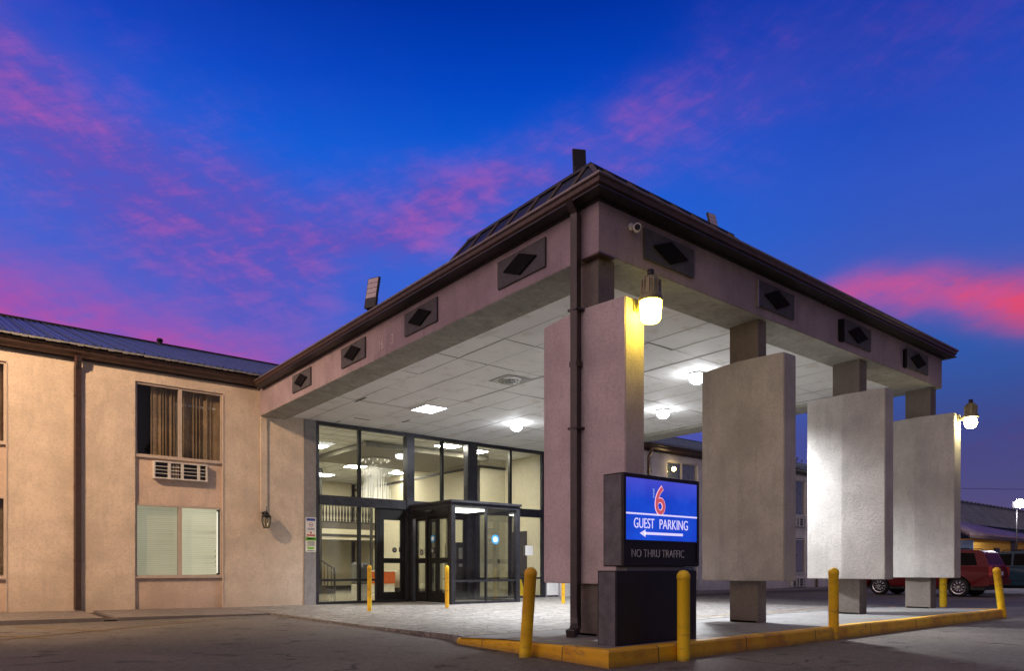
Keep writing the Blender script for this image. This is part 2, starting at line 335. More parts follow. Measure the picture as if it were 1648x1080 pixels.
# ------------------------------------------------------------------ mesh builder
class MB:
    def __init__(s): s.v = []; s.f = []; s.mi = []; s.cur = 0; s.sm = []
    def face(s, vs, smooth=False):
        i = len(s.v); s.v += [tuple(p) for p in vs]; s.f.append(tuple(range(i, i + len(vs)))); s.mi.append(s.cur); s.sm.append(smooth)
    def raw(s, vs, fs, smooth=False):
        i = len(s.v); s.v += [tuple(p) for p in vs]
        for f in fs: s.f.append(tuple(k + i for k in f)); s.mi.append(s.cur); s.sm.append(smooth)
        return s
    def box(s, x0, x1, y0, y1, z0, z1, bev=0):
        if bev:
            bm = bmesh.new(); bmesh.ops.create_cube(bm, size=1)
            for v in bm.verts: v.co = Vector(((x0 + x1) / 2 + v.co.x * (x1 - x0), (y0 + y1) / 2 + v.co.y * (y1 - y0), (z0 + z1) / 2 + v.co.z * (z1 - z0)))
            bmesh.ops.bevel(bm, geom=list(bm.edges), offset=bev, segments=2, affect='EDGES', profile=.5)
            bm.verts.index_update(); s.raw([v.co for v in bm.verts], [[v.index for v in f.verts] for f in bm.faces]); bm.free(); return s
        vs = [(x, y, z) for z in (z0, z1) for y in (y0, y1) for x in (x0, x1)]
        s.raw(vs, [(0, 2, 3, 1), (4, 5, 7, 6), (0, 1, 5, 4), (2, 6, 7, 3), (0, 4, 6, 2), (1, 3, 7, 5)]); return s
    def prism(s, poly, z0, z1):
        n = len(poly); f0 = z0 if callable(z0) else (lambda x, y: z0); f1 = z1 if callable(z1) else (lambda x, y: z1)
        vs = [(x, y, f0(x, y)) for x, y in poly] + [(x, y, f1(x, y)) for x, y in poly]
        s.raw(vs, [tuple(range(n))[::-1], tuple(range(n, 2 * n))] + [(i, (i + 1) % n, n + (i + 1) % n, n + i) for i in range(n)]); return s
    def extr(s, poly, a, b, axis):
        """extrude a 2D polygon along axis x ('x': poly=(y,z)) or y ('y': poly=(x,z))"""
        n = len(poly); mk = (lambda t, p: (t, p[0], p[1])) if axis == 'x' else (lambda t, p: (p[0], t, p[1]))
        vs = [mk(a, p) for p in poly] + [mk(b, p) for p in poly]
        s.raw(vs, [tuple(range(n))[::-1], tuple(range(n, 2 * n))] + [(i, (i + 1) % n, n + (i + 1) % n, n + i) for i in range(n)]); return s
    def cyl(s, p0, p1, r0, r1=None, seg=16, caps=True, smooth=True):
        r1 = r0 if r1 is None else r1; p0 = Vector(p0); p1 = Vector(p1); d = (p1 - p0).normalized()
        a = d.orthogonal().normalized(); b = d.cross(a)
        vs = []
        for p, r in ((p0, r0), (p1, r1)):
            for k in range(seg):
                t = 2 * math.pi * k / seg; vs.append(p + (a * math.cos(t) + b * math.sin(t)) * r)
        s.raw(vs, [(k, (k + 1) % seg, seg + (k + 1) % seg, seg + k) for k in range(seg)], smooth)
        if caps: s.face(vs[:seg][::-1]); s.face(vs[seg:])
        return s
    def lathe(s, prof, c=(0, 0, 0), seg=20, smooth=True):
        vs = []; n = len(prof)
        for r, z in prof:
            for k in range(seg):
                t = 2 * math.pi * k / seg; vs.append((c[0] + r * math.cos(t), c[1] + r * math.sin(t), c[2] + z))
        fs = []
        for i in range(n - 1):
            for k in range(seg): fs.append((i * seg + k, i * seg + (k + 1) % seg, (i + 1) * seg + (k + 1) % seg, (i + 1) * seg + k))
        s.raw(vs, fs, smooth); return s
    def tube(s, pts, r, seg=10, sq=False):
        pts = [Vector(p) for p in pts]; rings = []; up = Vector((0, 0, 1))
        for i, p in enumerate(pts):
            d = (pts[min(i + 1, len(pts) - 1)] - pts[max(i - 1, 0)]).normalized()
            a = d.cross(Vector((.31, -.95, 0))) if abs(d.z) > .6 else d.cross(up)
            a = a.normalized(); b = d.cross(a).normalized()
            if sq: rings.append([p + a * r[0] * sa + b * r[1] * sb for sa, sb in ((-1, -1), (1, -1), (1, 1), (-1, 1))])
            else: rings.append([p + (a * math.cos(2 * math.pi * k / seg) + b * math.sin(2 * math.pi * k / seg)) * r for k in range(seg)])
        m = len(rings[0]); vs = [q for rg in rings for q in rg]
        s.raw(vs, [(i * m + k, i * m + (k + 1) % m, (i + 1) * m + (k + 1) % m, (i + 1) * m + k) for i in range(len(pts) - 1) for k in range(m)], not sq)
        s.face(rings[0][::-1]); s.face(rings[-1]); return s
    def build(s, name, mat, parent=None, world=True):
        me = bpy.data.meshes.new(name); off = Vector((0, 0, 0))
        if parent is not None and world:
            q = parent
            while q is not None: off += q.location; q = q.parent
        me.from_pydata([Vector(v) - off for v in s.v], [], s.f)
        mats = mat if isinstance(mat, (list, tuple)) else [mat]
        for m in mats: me.materials.append(MATS[m])
        for p, i, q in zip(me.polygons, s.mi, s.sm): p.material_index = min(i, len(mats) - 1); p.use_smooth = q
        bm = bmesh.new(); bm.from_mesh(me); bmesh.ops.remove_doubles(bm, verts=bm.verts, dist=1e-5) if any(s.sm) else None
        bmesh.ops.recalc_face_normals(bm, faces=bm.faces); bm.to_mesh(me); bm.free()
        o = bpy.data.objects.new(name, me); C.objects.link(o)
        if parent is not None: o.parent = parent
        return o
def tag(o, label, cat, group=None, kind=None):
    if label: o['label'] = label
    if cat: o['category'] = cat
    if group: o['group'] = group
    if kind: o['kind'] = kind
    return o
def thing(name, label, cat, loc=(0, 0, 0), rz=0, group=None):
    o = bpy.data.objects.new(name, None); C.objects.link(o); o.location = loc; o.rotation_euler = (0, 0, rz); o.empty_display_size = .1
    return tag(o, label, cat, group)
def struct(o): o['kind'] = 'structure'; return o
def copy_tree(o, parent=None):
    c = o.copy(); C.objects.link(c); c.parent = parent
    for ch in list(o.children): copy_tree(ch, c)
    return c
def text(name, body, mat, parent, o, ux, size, ext=.004, sx=1.0, offset=0, align='LEFT', world=True, vert=False):
    """lettering standing on a face: o = baseline start, ux = direction of writing, upright along z"""
    cu = bpy.data.curves.new('t', 'FONT'); cu.body = body; cu.size = size; cu.extrude = ext; cu.offset = offset; cu.align_x = align; cu.resolution_u = 6
    t = bpy.data.objects.new('t', cu); C.objects.link(t); dg = bpy.context.evaluated_depsgraph_get(); dg.update()
    me = bpy.data.meshes.new_from_object(t.evaluated_get(dg)); bpy.data.objects.remove(t)
    ux = Vector(ux).normalized(); uz = Vector((0, 0, 1)); un = ux.cross(uz)
    off = Vector((0, 0, 0)); q = parent
    while q is not None and world: off += q.location; q = q.parent
    if vert:
        for v in me.vertices: v.co = Vector((-v.co.y, v.co.x, v.co.z))
    for v in me.vertices: v.co = Vector(o) + ux * v.co.x * sx + uz * v.co.y + un * v.co.z - off
    me.name = name; me.materials.clear(); me.materials.append(MATS[mat]); ob = bpy.data.objects.new(name, me); C.objects.link(ob); ob.parent = parent
    return ob

# ------------------------------------------------------------------ ground
def zs(y):   # level of the paved entrance drive, falling from the island to the doors
    P = ((5.4, .2), (7.5, .17), (9.0, .09), (12, .05), (30, .05))
    if y <= P[0][0]: return P[0][1]
    for (a, b), (c, d) in zip(P, P[1:]):
        if y <= c: return b + (d - b) * (y - a) / (c - a)
    return .05
mb = MB()
xs = [-300, -60, -10, 0, 6, 12, 20, 40, 100, 400]; ys = [-300, -60, -5, 3, 8, 14, 20, 40, 100, 400]
for a, b in zip(xs, xs[1:]):
    for c, d in zip(ys, ys[1:]): mb.face([(a, c, 0), (b, c, 0), (b, d, 0), (a, d, 0)])
struct(mb.build('asphalt_lot', 'asphalt'))
mb = MB(); yy = [8.6, 9.3, 10, 12, 14, 16, 18, 20.2]
for a, b in zip(yy, yy[1:]):
    xl = lambda y: 6.15 if y > 8.8 else 5.96
    mb.face([(xl(a), a, zs(a)), (19.2, a, zs(a)), (19.2, b, zs(b)), (xl(b), b, zs(b))])
    mb.face([(xl(a), a, -.05), (xl(a), a, zs(a)), (xl(b), b, zs(b)), (xl(b), b, -.05)])
    mb.face([(19.2, a, -.05), (19.2, a, zs(a)), (19.2, b, zs(b)), (19.2, b, -.05)])
struct(mb.build('entrance_drive', 'pavers'))
mb = MB(); yy = [5.56, 6.2, 7, 7.5, 8.0, 8.6]
for a, b in zip(yy, yy[1:]): mb.face([(5.86, a, zs(a) - .006), (18.8, a, zs(a) - .006), (18.8, b, zs(b) - .006), (5.86, b, zs(b) - .006)])
struct(mb.build('island_slab', 'concrete'))
mb = MB()
for a, b in ((8.6, 9.05),): mb.box(19.2, 19.3, a, 9.1, -.05, .1)
def kerbring(mb, pts):   # pts: list of (x,y,top) outer line, inner line offset given
    for (o0, i0, z0), (o1, i1, z1) in zip(pts, pts[1:]):
        ch = .025
        import itertools
        def sec(o, i, z):
            ox, oy = o; ix, iy = i; dx, dy = (ix - ox), (iy - oy); l = math.hypot(dx, dy); dx /= l; dy /= l
            return [(ox, oy, -.05), (ox + dx * .008, oy + dy * .008, z - ch), (ox + dx * ch * 1.2, oy + dy * ch * 1.2, z), (ix, iy, z), (ix, iy, -.05)]
        A = sec(o0, i0, z0); B = sec(o1, i1, z1)
        mb.raw(A + B, [(k, k + 1, 5 + k + 1, 5 + k) for k in range(4)]); mb.face(A); mb.face(B[::-1])
mb = MB()
left = [((5.93, 8.72), (6.02, 8.72), .075), ((5.90, 8.62), (6.06, 8.60), .10), ((5.84, 7.4), (6.0, 7.4), .15), ((5.78, 6.35), (5.94, 6.35), .18), ((5.72, 5.43), (5.88, 5.6), .2)]
kerbring(mb, left)
front = [((5.72, 5.43), (5.88, 5.6), .2)] + [((x, 5.43 + (x - 5.7) * .008), (x, 5.6 + (x - 5.7) * .008), .2 + .006 * math.sin(x * 1.7)) for x in (7.6, 9.6, 11.9, 13.4, 15.6, 17.4, 18.85)]
kerbring(mb, front)
kerbring(mb, [((18.85, 5.53), (18.7, 5.7), .2), ((18.85, 8.0), (18.7, 8.0), .14), ((18.85, 8.7), (18.7, 8.7), .08)])
struct(mb.build('kerb', 'kerb_yellow'))
# sidewalk along the left wing, with a drain slot by the downspout
zw = lambda x: .05 + max(0, min(1, (6.2 - x) / 6.2)) * .07 if x > 0 else .12
mb = MB()
for a, b in ((-30, 0), (0, 2.62), (2.88, 6.15)):
    mb.prism([(a, 17.0), (b, 17.0), (b, 20.12), (a, 20.12)], -.05, lambda x, y: zw(x) + (.0 if y > 18 else -.012))
mb.prism([(6.15, 17.05), (6.2, 17.05), (6.2, 20.12), (6.15, 20.12)], -.05, .045)
mb.box(19.2, 60, 17.9, 20.12, -.05, .12)
struct(mb.build('sidewalk', 'walk'))
mb = MB(); mb.box(2.62, 2.88, 17.0, 20.1, -.04, .03); o = mb.build('drain_channel', 'black'); struct(o)
mb = MB()
def strip(x0, y0, x1, y1, w, z):
    d = Vector((x1 - x0, y1 - y0, 0)).normalized(); n = Vector((-d.y, d.x, 0)) * w / 2
    a = Vector((x0, y0, z)); b = Vector((x1, y1, z)); mb.face([a - n, b - n, b + n, a + n])
strip(1.08, 16.5, 2.25, 14.2, .1, .005); strip(-.4, 16.2, 1.3, 13.4, .1, .005); strip(.2, 13.25, 4.6, 16.1, .07, .009); strip(-3, 16.4, -1.6, 13.6, .1, .005); 
strip(26, 17.2, 27, 14.5, .1, .005); strip(29, 17.2, 30, 14.5, .1, .005); strip(33, 17.2, 34, 14.6, .1, .005); strip(37, 17.2, 38, 14.6, .1, .005); strip(22.6, 12.9, 30.2, 12.9, .1, .005); strip(22.6, 15.9, 30.2, 15.9, .1, .005)
struct(mb.build('parking_line', 'line_yellow'))
mb = MB(); strip(9.5, 9.22, 18.9, 9.30, .06, zs(9.22) + .006); struct(mb.build('painted_line', 'line_yellow'))

# ------------------------------------------------------------------ motel building
YW = 20.1
B = thing('motel_building', 'long two storey peach stucco motel wing with brown gutters and dark metal roof', 'building', (6.0, YW, 0))
bays = [(-5.75, -3.6), (-1.05, 1.13), (3.8, 5.97)]
rbays = [(24.9, 27.1), (29.2, 31.4), (34.45, 36.65), (38.7, 40.8)]
WT = 6.28
mb = MB()
def wall(x0, x1, z0=0, z1=WT, y=YW): mb.box(x0, x1, y, YW + .3, z0, z1)
xc = -14
for a, b in bays:
    wall(xc, a); xc = b
    wall(a, b, 5.92, WT, YW + .0)
wall(xc, 8.26)
mb.build('wall', 'peach', B)
for a, b in bays:
    for z0, z1 in ((0, .90), (2.80, 4.02)): MB().box(a, b, YW + .08, YW + .3, z0, z1).build('spandrel', 'spandrel', B)
mb = MB(); xc = 17.72
for a, b in rbays:
    wall(xc, a); xc = b; wall(a, b, 5.92, WT)
    mb.box(a, b, YW + .08, YW + .3, 0, .90); mb.box(a, b, YW + .08, YW + .3, 2.80, 4.0)
wall(xc, 43)
wb = mb.build('wall', 'white_wall', B); wb['label'] = 'whiter stucco wall of the far wing'
mb = MB(); mb.box(8.26, 17.72, YW + .05, YW + .3, 5.62, WT); mb.box(-14, -13.7, YW + .3, 36, 0, WT); mb.box(42.7, 43, YW + .3, 36, 0, WT); mb.box(-14, 43, 36, 36.3, 0, WT); mb.build('wall', 'peach', B)
# roof with standing seams
rs = .33; ye, ze = 19.72, 6.52; yr = 27.8; zr = ze + rs * (yr - ye)
mb = MB()
mb.raw([(-14.4, ye, ze), (43.3, ye, ze), (43.3, yr, zr), (-14.4, yr, zr), (-14.4, 36.4, ze + .1), (43.3, 36.4, ze + .1)], [(0, 1, 2, 3), (3, 2, 5, 4)])
mb.raw([(-14.4, ye, ze - .04), (43.3, ye, ze - .04), (43.3, ye, ze), (-14.4, ye, ze)], [(0, 1, 2, 3)])
x = -14.3
k = 0
while x < 43.2:
    h = .045 if k % 3 == 0 else .022; w = .02 if k % 3 == 0 else .035
    dy = -.02
    v = [(x - w, ye + dy, ze - .006), (x + w, ye + dy, ze - .006), (x + w * .6, ye + dy, ze + h), (x - w * .6, ye + dy, ze + h)]
    u = [(a, yr, c + rs * (yr - ye - dy)) for a, b_, c in v]
    mb.raw(v + u, [(0, 1, 2, 3), (0, 3, 7, 4), (3, 2, 6, 7), (2, 1, 5, 6)]); x += .16; k += 1
rf_ = mb.build('roof', 'roofmetal', B)
mb = MB(); x = -14.3; T = []; Bt = []
while x < 43.2:
    zb_ = ze - .05 - .018 * random.random(); T += [(x, ye - .025, ze - .008), (x + .11, ye - .025, ze - .008)]; Bt += [(x, ye - .025, zb_), (x + .11 + .03 * random.random(), ye - .025, zb_ + .006)]; x += .16
    T.append((x - .02, ye - .02, ze - .008)); Bt.append((x - .02, ye - .02, ze - .03))
n_ = len(T); mb.raw(T + Bt, [(k, k + 1, n_ + k + 1, n_ + k) for k in range(n_ - 1)])
mb.build('closure_strip', 'grey', rf_)
mb = MB(); mb.box(-14.4, 43.3, yr - .12, yr + .12, zr - .02, zr + .05); mb.build('ridge_cap', 'bronze_dark', rf_)
for vx in (5.55 + 0.35, 38.9):
    mb = MB(); vy = 27.1; vz = ze + rs * (vy - ye); mb.cyl((vx, vy, vz - .1), (vx, vy, vz + .18), .08, seg=14); mb.cyl((vx, vy, vz + .16), (vx, vy, vz + .24), .11, .09, seg=14); mb.build('vent_pipe', 'bronze_dark', rf_)
# gutter + soffit of the long wings
gp = [(YW + .0, 6.24), (YW - .14, 6.24), (YW - .16, 6.28), (YW - .25, 6.34), (YW - .27, 6.42), (YW - .30, 6.44), (YW - .30, 6.47), (YW - .04, 6.47)]
for a, b in ((-14.3, 6.86), (18.76, 43.2)):
    mb = MB(); mb.extr(gp, a, b, 'x'); mb.build('gutter', 'bronze', B)
    mb = MB(); mb.extr([(YW - .02, 6.2), (YW - .09, 6.2), (YW - .09, 6.237), (YW - .02, 6.237)], a, b, 'x'); mb.build('soffit_board', 'bronze_dark', B)
# downspouts
def downspout(x, parent, mat='bronze'):
    mb = MB(); y = YW - .06
    mb.tube([(x, YW - .2, 6.27), (x, YW - .2, 6.16), (x, y - .01, 5.98), (x, y, 5.85), (x, y, 3.0), (x, y, .2), (x, y, .12)], (.065, .05), sq=True)
    for z in (5.3, 3.1, 1.3): mb.box(x - .08, x + .08, y - .058, YW + .002, z, z + .035)
    return mb.build('downspout', mat, parent)
downspout(2.53, B); downspout(23.6, B); downspout(-7.2, B); downspout(37.7, B)
# windows
def window(x0, x1, z0, z1, kind, fr='trim', par=B):
    y = YW + .10
    mb = MB(); w = .055
    mb.box(x0, x1, y - .05, y + .04, z0 - .0, z0 + w); mb.box(x0, x1, y - .05, y + .04, z1 - w, z1)
    mb.box(x0, x0 + w, y - .05, y + .04, z0 + w, z1 - w); mb.box(x1 - w, x1, y - .05, y + .04, z0 + w, z1 - w)
    xm = (x0 + x1) / 2; mb.box(xm - .045, xm + .045, y - .04, y + .035, z0 + w, z1 - w)
    mb.box(x0 - .02 if False else x0, x1, y - .085, y - .05, z0 - .03, z0 + .015)
    f = mb.build('window', fr, par)
    for a, b in ((x0 + w, xm - .045), (xm + .045, x1 - w)):
        mb = MB(); mb.box(a, b, y - .006, y + .0, z0 + w, z1 - w); mb.build('pane', 'glass', f)
    yb = YW + .29
    if kind == 'curtain':
        for a, b in ((x0 + w + (.36 if fr == 'trim' else .1), xm + .1), (xm + .12, x1 - .02)):
            mb = MB(); n = 150; pts = []
            for i in range(n + 1):
                t = i / n; xx = a + (b - a) * t
                pts.append((xx, yb + (.030 + .018 * math.sin(t * 7 + a)) * math.sin(t * 44 + 3.1 * math.sin(t * 5 + a) + 1.4 * math.sin(t * 17)) + .016 * math.sin(t * 19 + a)))
            for (p, q), (r, t_) in zip(pts, pts[1:]): mb.face([(p, q, z0 + .02), (r, t_, z0 + .02), (r, t_, z1 - .02), (p, q, z1 - .02)], True)
            mb.build('curtain', 'curtain' if fr == 'trim' else 'curtain_green', f)
    else:
        for a, b in ((x0 + w, xm - .03), (xm + .03, x1 - w)):
            mb = MB(); rt = a > xm and x0 > 2; zz = z0 + .05; e_ = b - (.05 if rt else 0)
            while zz < z1 - .04:
                sag = .012 * math.sin(zz * 9) if rt else .004 * math.sin(zz * 5); d2 = random.uniform(-.004, .004)
                mb.face([(a, yb - .05, zz), (e_ - (.06 * random.random() if rt and 1.2 < zz < 1.7 else 0), yb - .05, zz + sag + d2), (e_, yb - .028, zz + .030 + sag), (a, yb - .028, zz + .030)]); zz += .029
            mb.box(a, b, yb - .06, yb - .02, z1 - .06, z1 - .02); mb.build('blind', 'blind_bright' if rt else ('blind' if x0 > 2 else 'curtain'), f)
            if rt:
                mb = MB(); mb.box(b - .045, b, yb + .0, yb + .01, z0 + .1, z1 - .1); mb.build('lit_gap', 'gap_light', f)
    mb = MB(); mb.box(x0, x1, YW + .42, YW + .44, z0, z1); mb.box(x0 - .03, x0, YW + .3, YW + .44, z0 - .05, z1); mb.box(x1, x1 + .03, YW + .3, YW + .44, z0 - .05, z1); mb.build('dark_room', 'black', f)
    return f
for a, b in bays:
    window(a, b, 4.02, 5.92, 'curtain'); window(a, b, .90, 2.80, 'blind')
for a, b in rbays:
    window(a, b, 4.0, 5.92, 'curtain', 'trim_white'); window(a, b, .90, 2.75, 'curtain', 'trim_white')
# thin trim strips at the recess edges
mb = MB()
for a, b in bays:
    for x in (b - .0,): mb.box(x - .015, x + .015, YW - .012, YW + .078, .12, 5.9)
mb.build('recess_trim', 'trim', B)
# air conditioners under the upper windows
def ac_unit(x, z, label, s=1.0):
    t = thing('air_conditioner', label, 'air conditioner', (x, YW + .08, z), group='air conditioners under the windows')
    w, h, d = 1.32 * s, .46, .16
    mb = MB(); mb.box(-w / 2, w / 2, -d, -.002, 0, .035); mb.box(-w / 2, w / 2, -d, -.002, h - .035, h); mb.box(-w / 2, -w / 2 + .035, -d, -.002, .035, h - .035); mb.box(w / 2 - .035, w / 2, -d, -.002, .035, h - .035)
    mb.build('sleeve', 'trim_white', t, False)
    mb = MB(); mb.box(-w / 2 + .035, w / 2 - .035, -d * .55, -.004, .035, h - .035); 
    mb.build('coil', 'black', t, False)
    mb = MB()
    for q in (.30, .5, .7): mb.box(-w / 2 + .035, w / 2 - .035, -d + .01, -d + .03, h * q - .008, h * q + .008)
    for q in (.28, .52, .83): mb.box(-w / 2 + w * q - .035, -w / 2 + w * q + .035, -d + .004, -d + .035, .035, h - .035)
    mb.build('grille', 'trim_white', t, False)
    mb = MB()
    for q in range(5): mb.box(-w / 2 + w * .33 + q * .04, -w / 2 + w * .33 + q * .04 + .012, -d + .05, -d + .07, .04, h - .04)
    mb.build('fin', 'trim', t, False)
    return t
ac_unit(4.88, 3.46, 'white window air conditioner below the curtained upper window, left wing')
ac_unit(.02, 3.46, 'white air conditioner at the left edge of the motel wall')
for i, (a, b) in enumerate(rbays):
    nm = ('nearest the canopy', 'second from the canopy', 'in the gap before the third panel', 'at the far end of the wing')[i]
    ac_unit((a + b) / 2 + .3, 3.42, 'upper air conditioner on the far wing, ' + nm)
    ac_unit((a + b) / 2 + .3, .18, 'lower air conditioner on the far wing, ' + nm)
# block pilasters beside the storefront
def pilaster(x0, x1, label):
    mb = MB(); z = 0; h = .415
    while z < 5.54:
        z1 = min(z + h, 5.54); mb.box(x0, x1, YW - .03, YW + .3, z + .004, z1 - .004, .006); z += h
    mb.box(x0 + .01, x1 - .01, YW - .024, YW + .29, 0, 5.53)
    o = mb.build('block_pilaster', 'block', B); o['label'] = label
pilaster(8.262, 8.63, 'grey concrete block pilaster left of the glass'); pilaster(17.72, 18.35, 'grey concrete block pilaster right of the glass')
# wall conduit box (flat raised band) above the lantern
mb = MB(); mb.box(6.98, 7.16, YW - .05, YW + .002, 2.72, 6.2, .006); mb.build('conduit_chase', 'peach', B)

# ------------------------------------------------------------------ storefront glazing
S = thing('glass_storefront', 'tall dark framed glass wall of the motel lobby under the canopy', 'glass wall', (8.63, YW, .05))
HT = 5.54; TZ0, TZ1 = 3.04, 3.33
mb = MB()
Y0, Y1 = YW - .04, YW + .10
mb.box(8.63, 17.72, Y0, Y1, 5.42, HT); mb.box(8.63, 17.72, Y0, Y1, .045, .13)
mb.box(8.63, 8.72, Y0 + .003, Y1 - .003, .13, 5.42); mb.box(17.55, 17.72, Y0 + .003, Y1 - .003, .13, 5.42)
mb.build('outer_frame', 'alu', S)
mb = MB(); mb.box(8.72, 11.68, Y0 - .05, Y1 + .02, TZ0, TZ1); mb.box(11.95, 14.08, Y0 - .05, Y1 + .02, TZ0, TZ1); mb.box(14.48, 17.55, Y0 - .05, Y1 + .02, TZ0, TZ1); mb.build('transom', 'alu', S)
mb = MB(); mb.box(11.68, 11.95, Y0 - .08, Y1 + .05, .13, 5.42); mb.build('post', 'alu', S)
mb = MB(); mb.box(14.08, 14.48, Y0 - .08, Y1 + .05, .13, 5.42); mb.build('post', 'alu', S)
for x, z0 in ((10.05, .13), (13.1, TZ1), (16.04, .13)):
    mb = MB(); mb.box(x - .045, x + .045, Y0 + .01, Y1 - .01, z0, TZ0) if z0 < 1 else None; mb.box(x - .045, x + .045, Y0 + .01, Y1 - .01, TZ1, 5.42); mb.build('mullion', 'alu_dark', S)
mb = MB()
for a, b in ((8.72, 10.005), (10.095, 10.62), (14.48, 15.995), (16.085, 17.55)): MB().box(a, b, Y0 + .02, Y1 - .02, .74, .81).build('rail', 'alu_dark', S)
MB().box(10.62, 10.70, Y0 + .012, Y1 - .012, .13, TZ0).build('door_jamb', 'alu_dark', S)
for a, b in ((8.72, 10.005), (10.095, 11.68), (11.95, 13.055), (13.145, 14.08), (14.48, 15.995), (16.085, 17.55)):
    mb = MB(); mb.box(a, b, YW + .02, YW + .028, TZ1, 5.42); mb.build('pane', 'glass', S)
for a, b in ((8.72, 10.005), (10.095, 10.62), (14.48, 15.995), (16.085, 17.55)):
    mb = MB(); mb.box(a, b, YW + .02, YW + .028, .13, .74); mb.box(a, b, YW + .02, YW + .028, .81, TZ0); mb.build('pane', 'glass', S)
def door_leaf(parent, ax, t0, t1, fixed, stile=.09, zt=2.78, name='door', push=True):
    """door leaf in the storefront: ax 'x' lies along x at y=fixed, ax 'y' along y at x=fixed"""
    def bx(m, a, b, z0, z1, h=.03):
        if ax == 'x': m.box(a, b, fixed - h, fixed + h, z0, z1)
        else: m.box(fixed - h, fixed + h, a, b, z0, z1)
    m = MB(); bx(m, t0, t0 + stile, .08, zt); bx(m, t1 - stile, t1, .08, zt); bx(m, t0 + stile, t1 - stile, .08, .38); bx(m, t0 + stile, t1 - stile, 1.30, 1.46); bx(m, t0 + stile, t1 - stile, zt - .1, zt)
    d = m.build(name, 'alu_dark', parent)
    m = MB(); bx(m, t0 + stile, t1 - stile, .38, 1.30, .005); bx(m, t0 + stile, t1 - stile, 1.46, zt - .1, .005); m.build('pane', 'glass', d)
    return d
def decal(parent, mat, ax, t, z, fixed, r):
    m = MB(); n = Vector((0, -1, 0)) if ax == 'x' else Vector((-1, 0, 0)); c = Vector((t, fixed, z)) if ax == 'x' else Vector((fixed, t, z))
    m.cyl(c, c + n * .004, r, seg=20, smooth=False)
    m.cur = 1; m.cyl(c + n * .004, c + n * .006, r * .55, seg=16, smooth=False)
    return m.build('decal', [mat, 'white' if mat != 'ink' else 'grey'], parent)
mb = MB(); mb.box(10.70, 11.68, YW - .03, YW + .09, 2.78, TZ0); mb.build('door_header', 'alu_dark', S)
d = door_leaf(S, 'x', 10.72, 11.66, YW + .01, .17); decal(d, 'ink', 'x', 11.28, 1.72, YW - .002, .085)
m = MB(); m.box(11.44, 11.5, YW - .002, YW + .003, 1.66, 1.82); m.build('notice', 'ink', d)

# ------------------------------------------------------------------ vestibule
VX0, VX1, VY0, VT = 11.80, 14.44, 17.6, 3.14
V = thing('entrance_vestibule', 'dark framed glass entrance vestibule with sliding doors projecting from the lobby glass', 'vestibule', (VX0, VY0, .05))
mb = MB(); mb.box(VX0 - .04, VX1 + .04, VY0 - .04, YW - .13, VT - .02, VT + .05); mb.box(VX0, VX1, VY0, YW - .14, VT - .14, VT - .02); mb.build('roof', 'alu', V)
mb = MB()
for q in ((VX0, VX0 + .14, VY0, VY0 + .14), (VX1 - .14, VX1, VY0, VY0 + .14), (VX1 - .12, VX1, YW - .26, YW - .14), (VX0, VX0 + .12, YW - .26, YW - .14)):
    MB().box(*q, .05, VT - .14).build('corner_post', 'alu', V)
xm = 13.12
for q in ((VX0 + .14, VX1 - .14, VY0 + .02, VY0 + .10, .05, .12), (VX0 + .14, VX1 - .14, VY0 + .025, VY0 + .095, .72, .78), (VX1 - .09, VX1 - .02, VY0 + .14, YW - .26, .72, .78), (VX1 - .09, VX1 - .02, VY0 + .14, YW - .26, .05, .12)): MB().box(*q).build('rail', 'alu', V)
MB().box(xm - .025, xm + .025, VY0 + .015, VY0 + .105, .12, VT - .14).build('mullion', 'alu', V)
for a, b in ((VX0 + .14, xm - .025), (xm + .025, VX1 - .14)):
    mb = MB(); mb.box(a, b, VY0 + .055, VY0 + .063, .12, .72); mb.box(a, b, VY0 + .055, VY0 + .063, .78, VT - .14); mb.build('pane', 'glass', V)
mb = MB(); mb.box(VX1 - .06, VX1 - .052, VY0 + .14, YW - .26, .12, .72); mb.box(VX1 - .06, VX1 - .052, VY0 + .14, YW - .26, .78, VT - .14); mb.build('pane', 'glass', V)
mb = MB(); mb.box(VX0 - .01, VX0 + .12, VY0 + .14, YW - .26, 2.74, VT - .14); mb.box(VX0 - .07, VX0 - .01, 18.6, 19.0, 2.86, 2.94, .01); mb.build('door_header', 'alu_dark', V)
d = door_leaf(V, 'y', VY0 + .16, VY0 + .84, VX0 + .05, .08, 2.74, 'sliding_door'); 
d2 = door_leaf(V, 'y', VY0 + .84, VY0 + 1.42, VX0 + .09, .14, 2.74, 'sliding_door'); decal(d2, 'blue', 'y', VY0 + 1.13, 2.06, VX0 + .058, .12); decal(d2, 'ink', 'y', VY0 + 1.13, 1.68, VX0 + .058, .10)
d3 = door_leaf(V, 'y', VY0 + 1.42, VY0 + 2.10, VX0 + .05, .10, 2.74, 'sliding_door'); decal(d3, 'ink', 'y', VY0 + 1.72, 1.64, VX0 + .018, .10)
# inner pair of doors, between vestibule and lobby
for a in (12.02, 12.72, 13.40):
    door_leaf(V, 'x', a, a + .66, YW + .0, .11, 2.9, 'inner_door')
mb = MB(); mb.box(11.96, 14.07, YW - .045, YW + .05, 2.9, TZ0 - .005); mb.build('inner_header', 'alu_dark', V)
decal(V, 'blue', 'x', 13.48, 2.04, VY0 + .05, .15)
m = MB(); m.box(12.1, 13.5, 18.2, 19.2, VT - .175, VT - .145); o = m.build('light_panel', 'vest_light', V)
m = MB(); m.box(12.25, 14.1, 18.0, 18.9, .052, .066); o = m.build('floor_mat', 'black', V); tag(o, None, None)
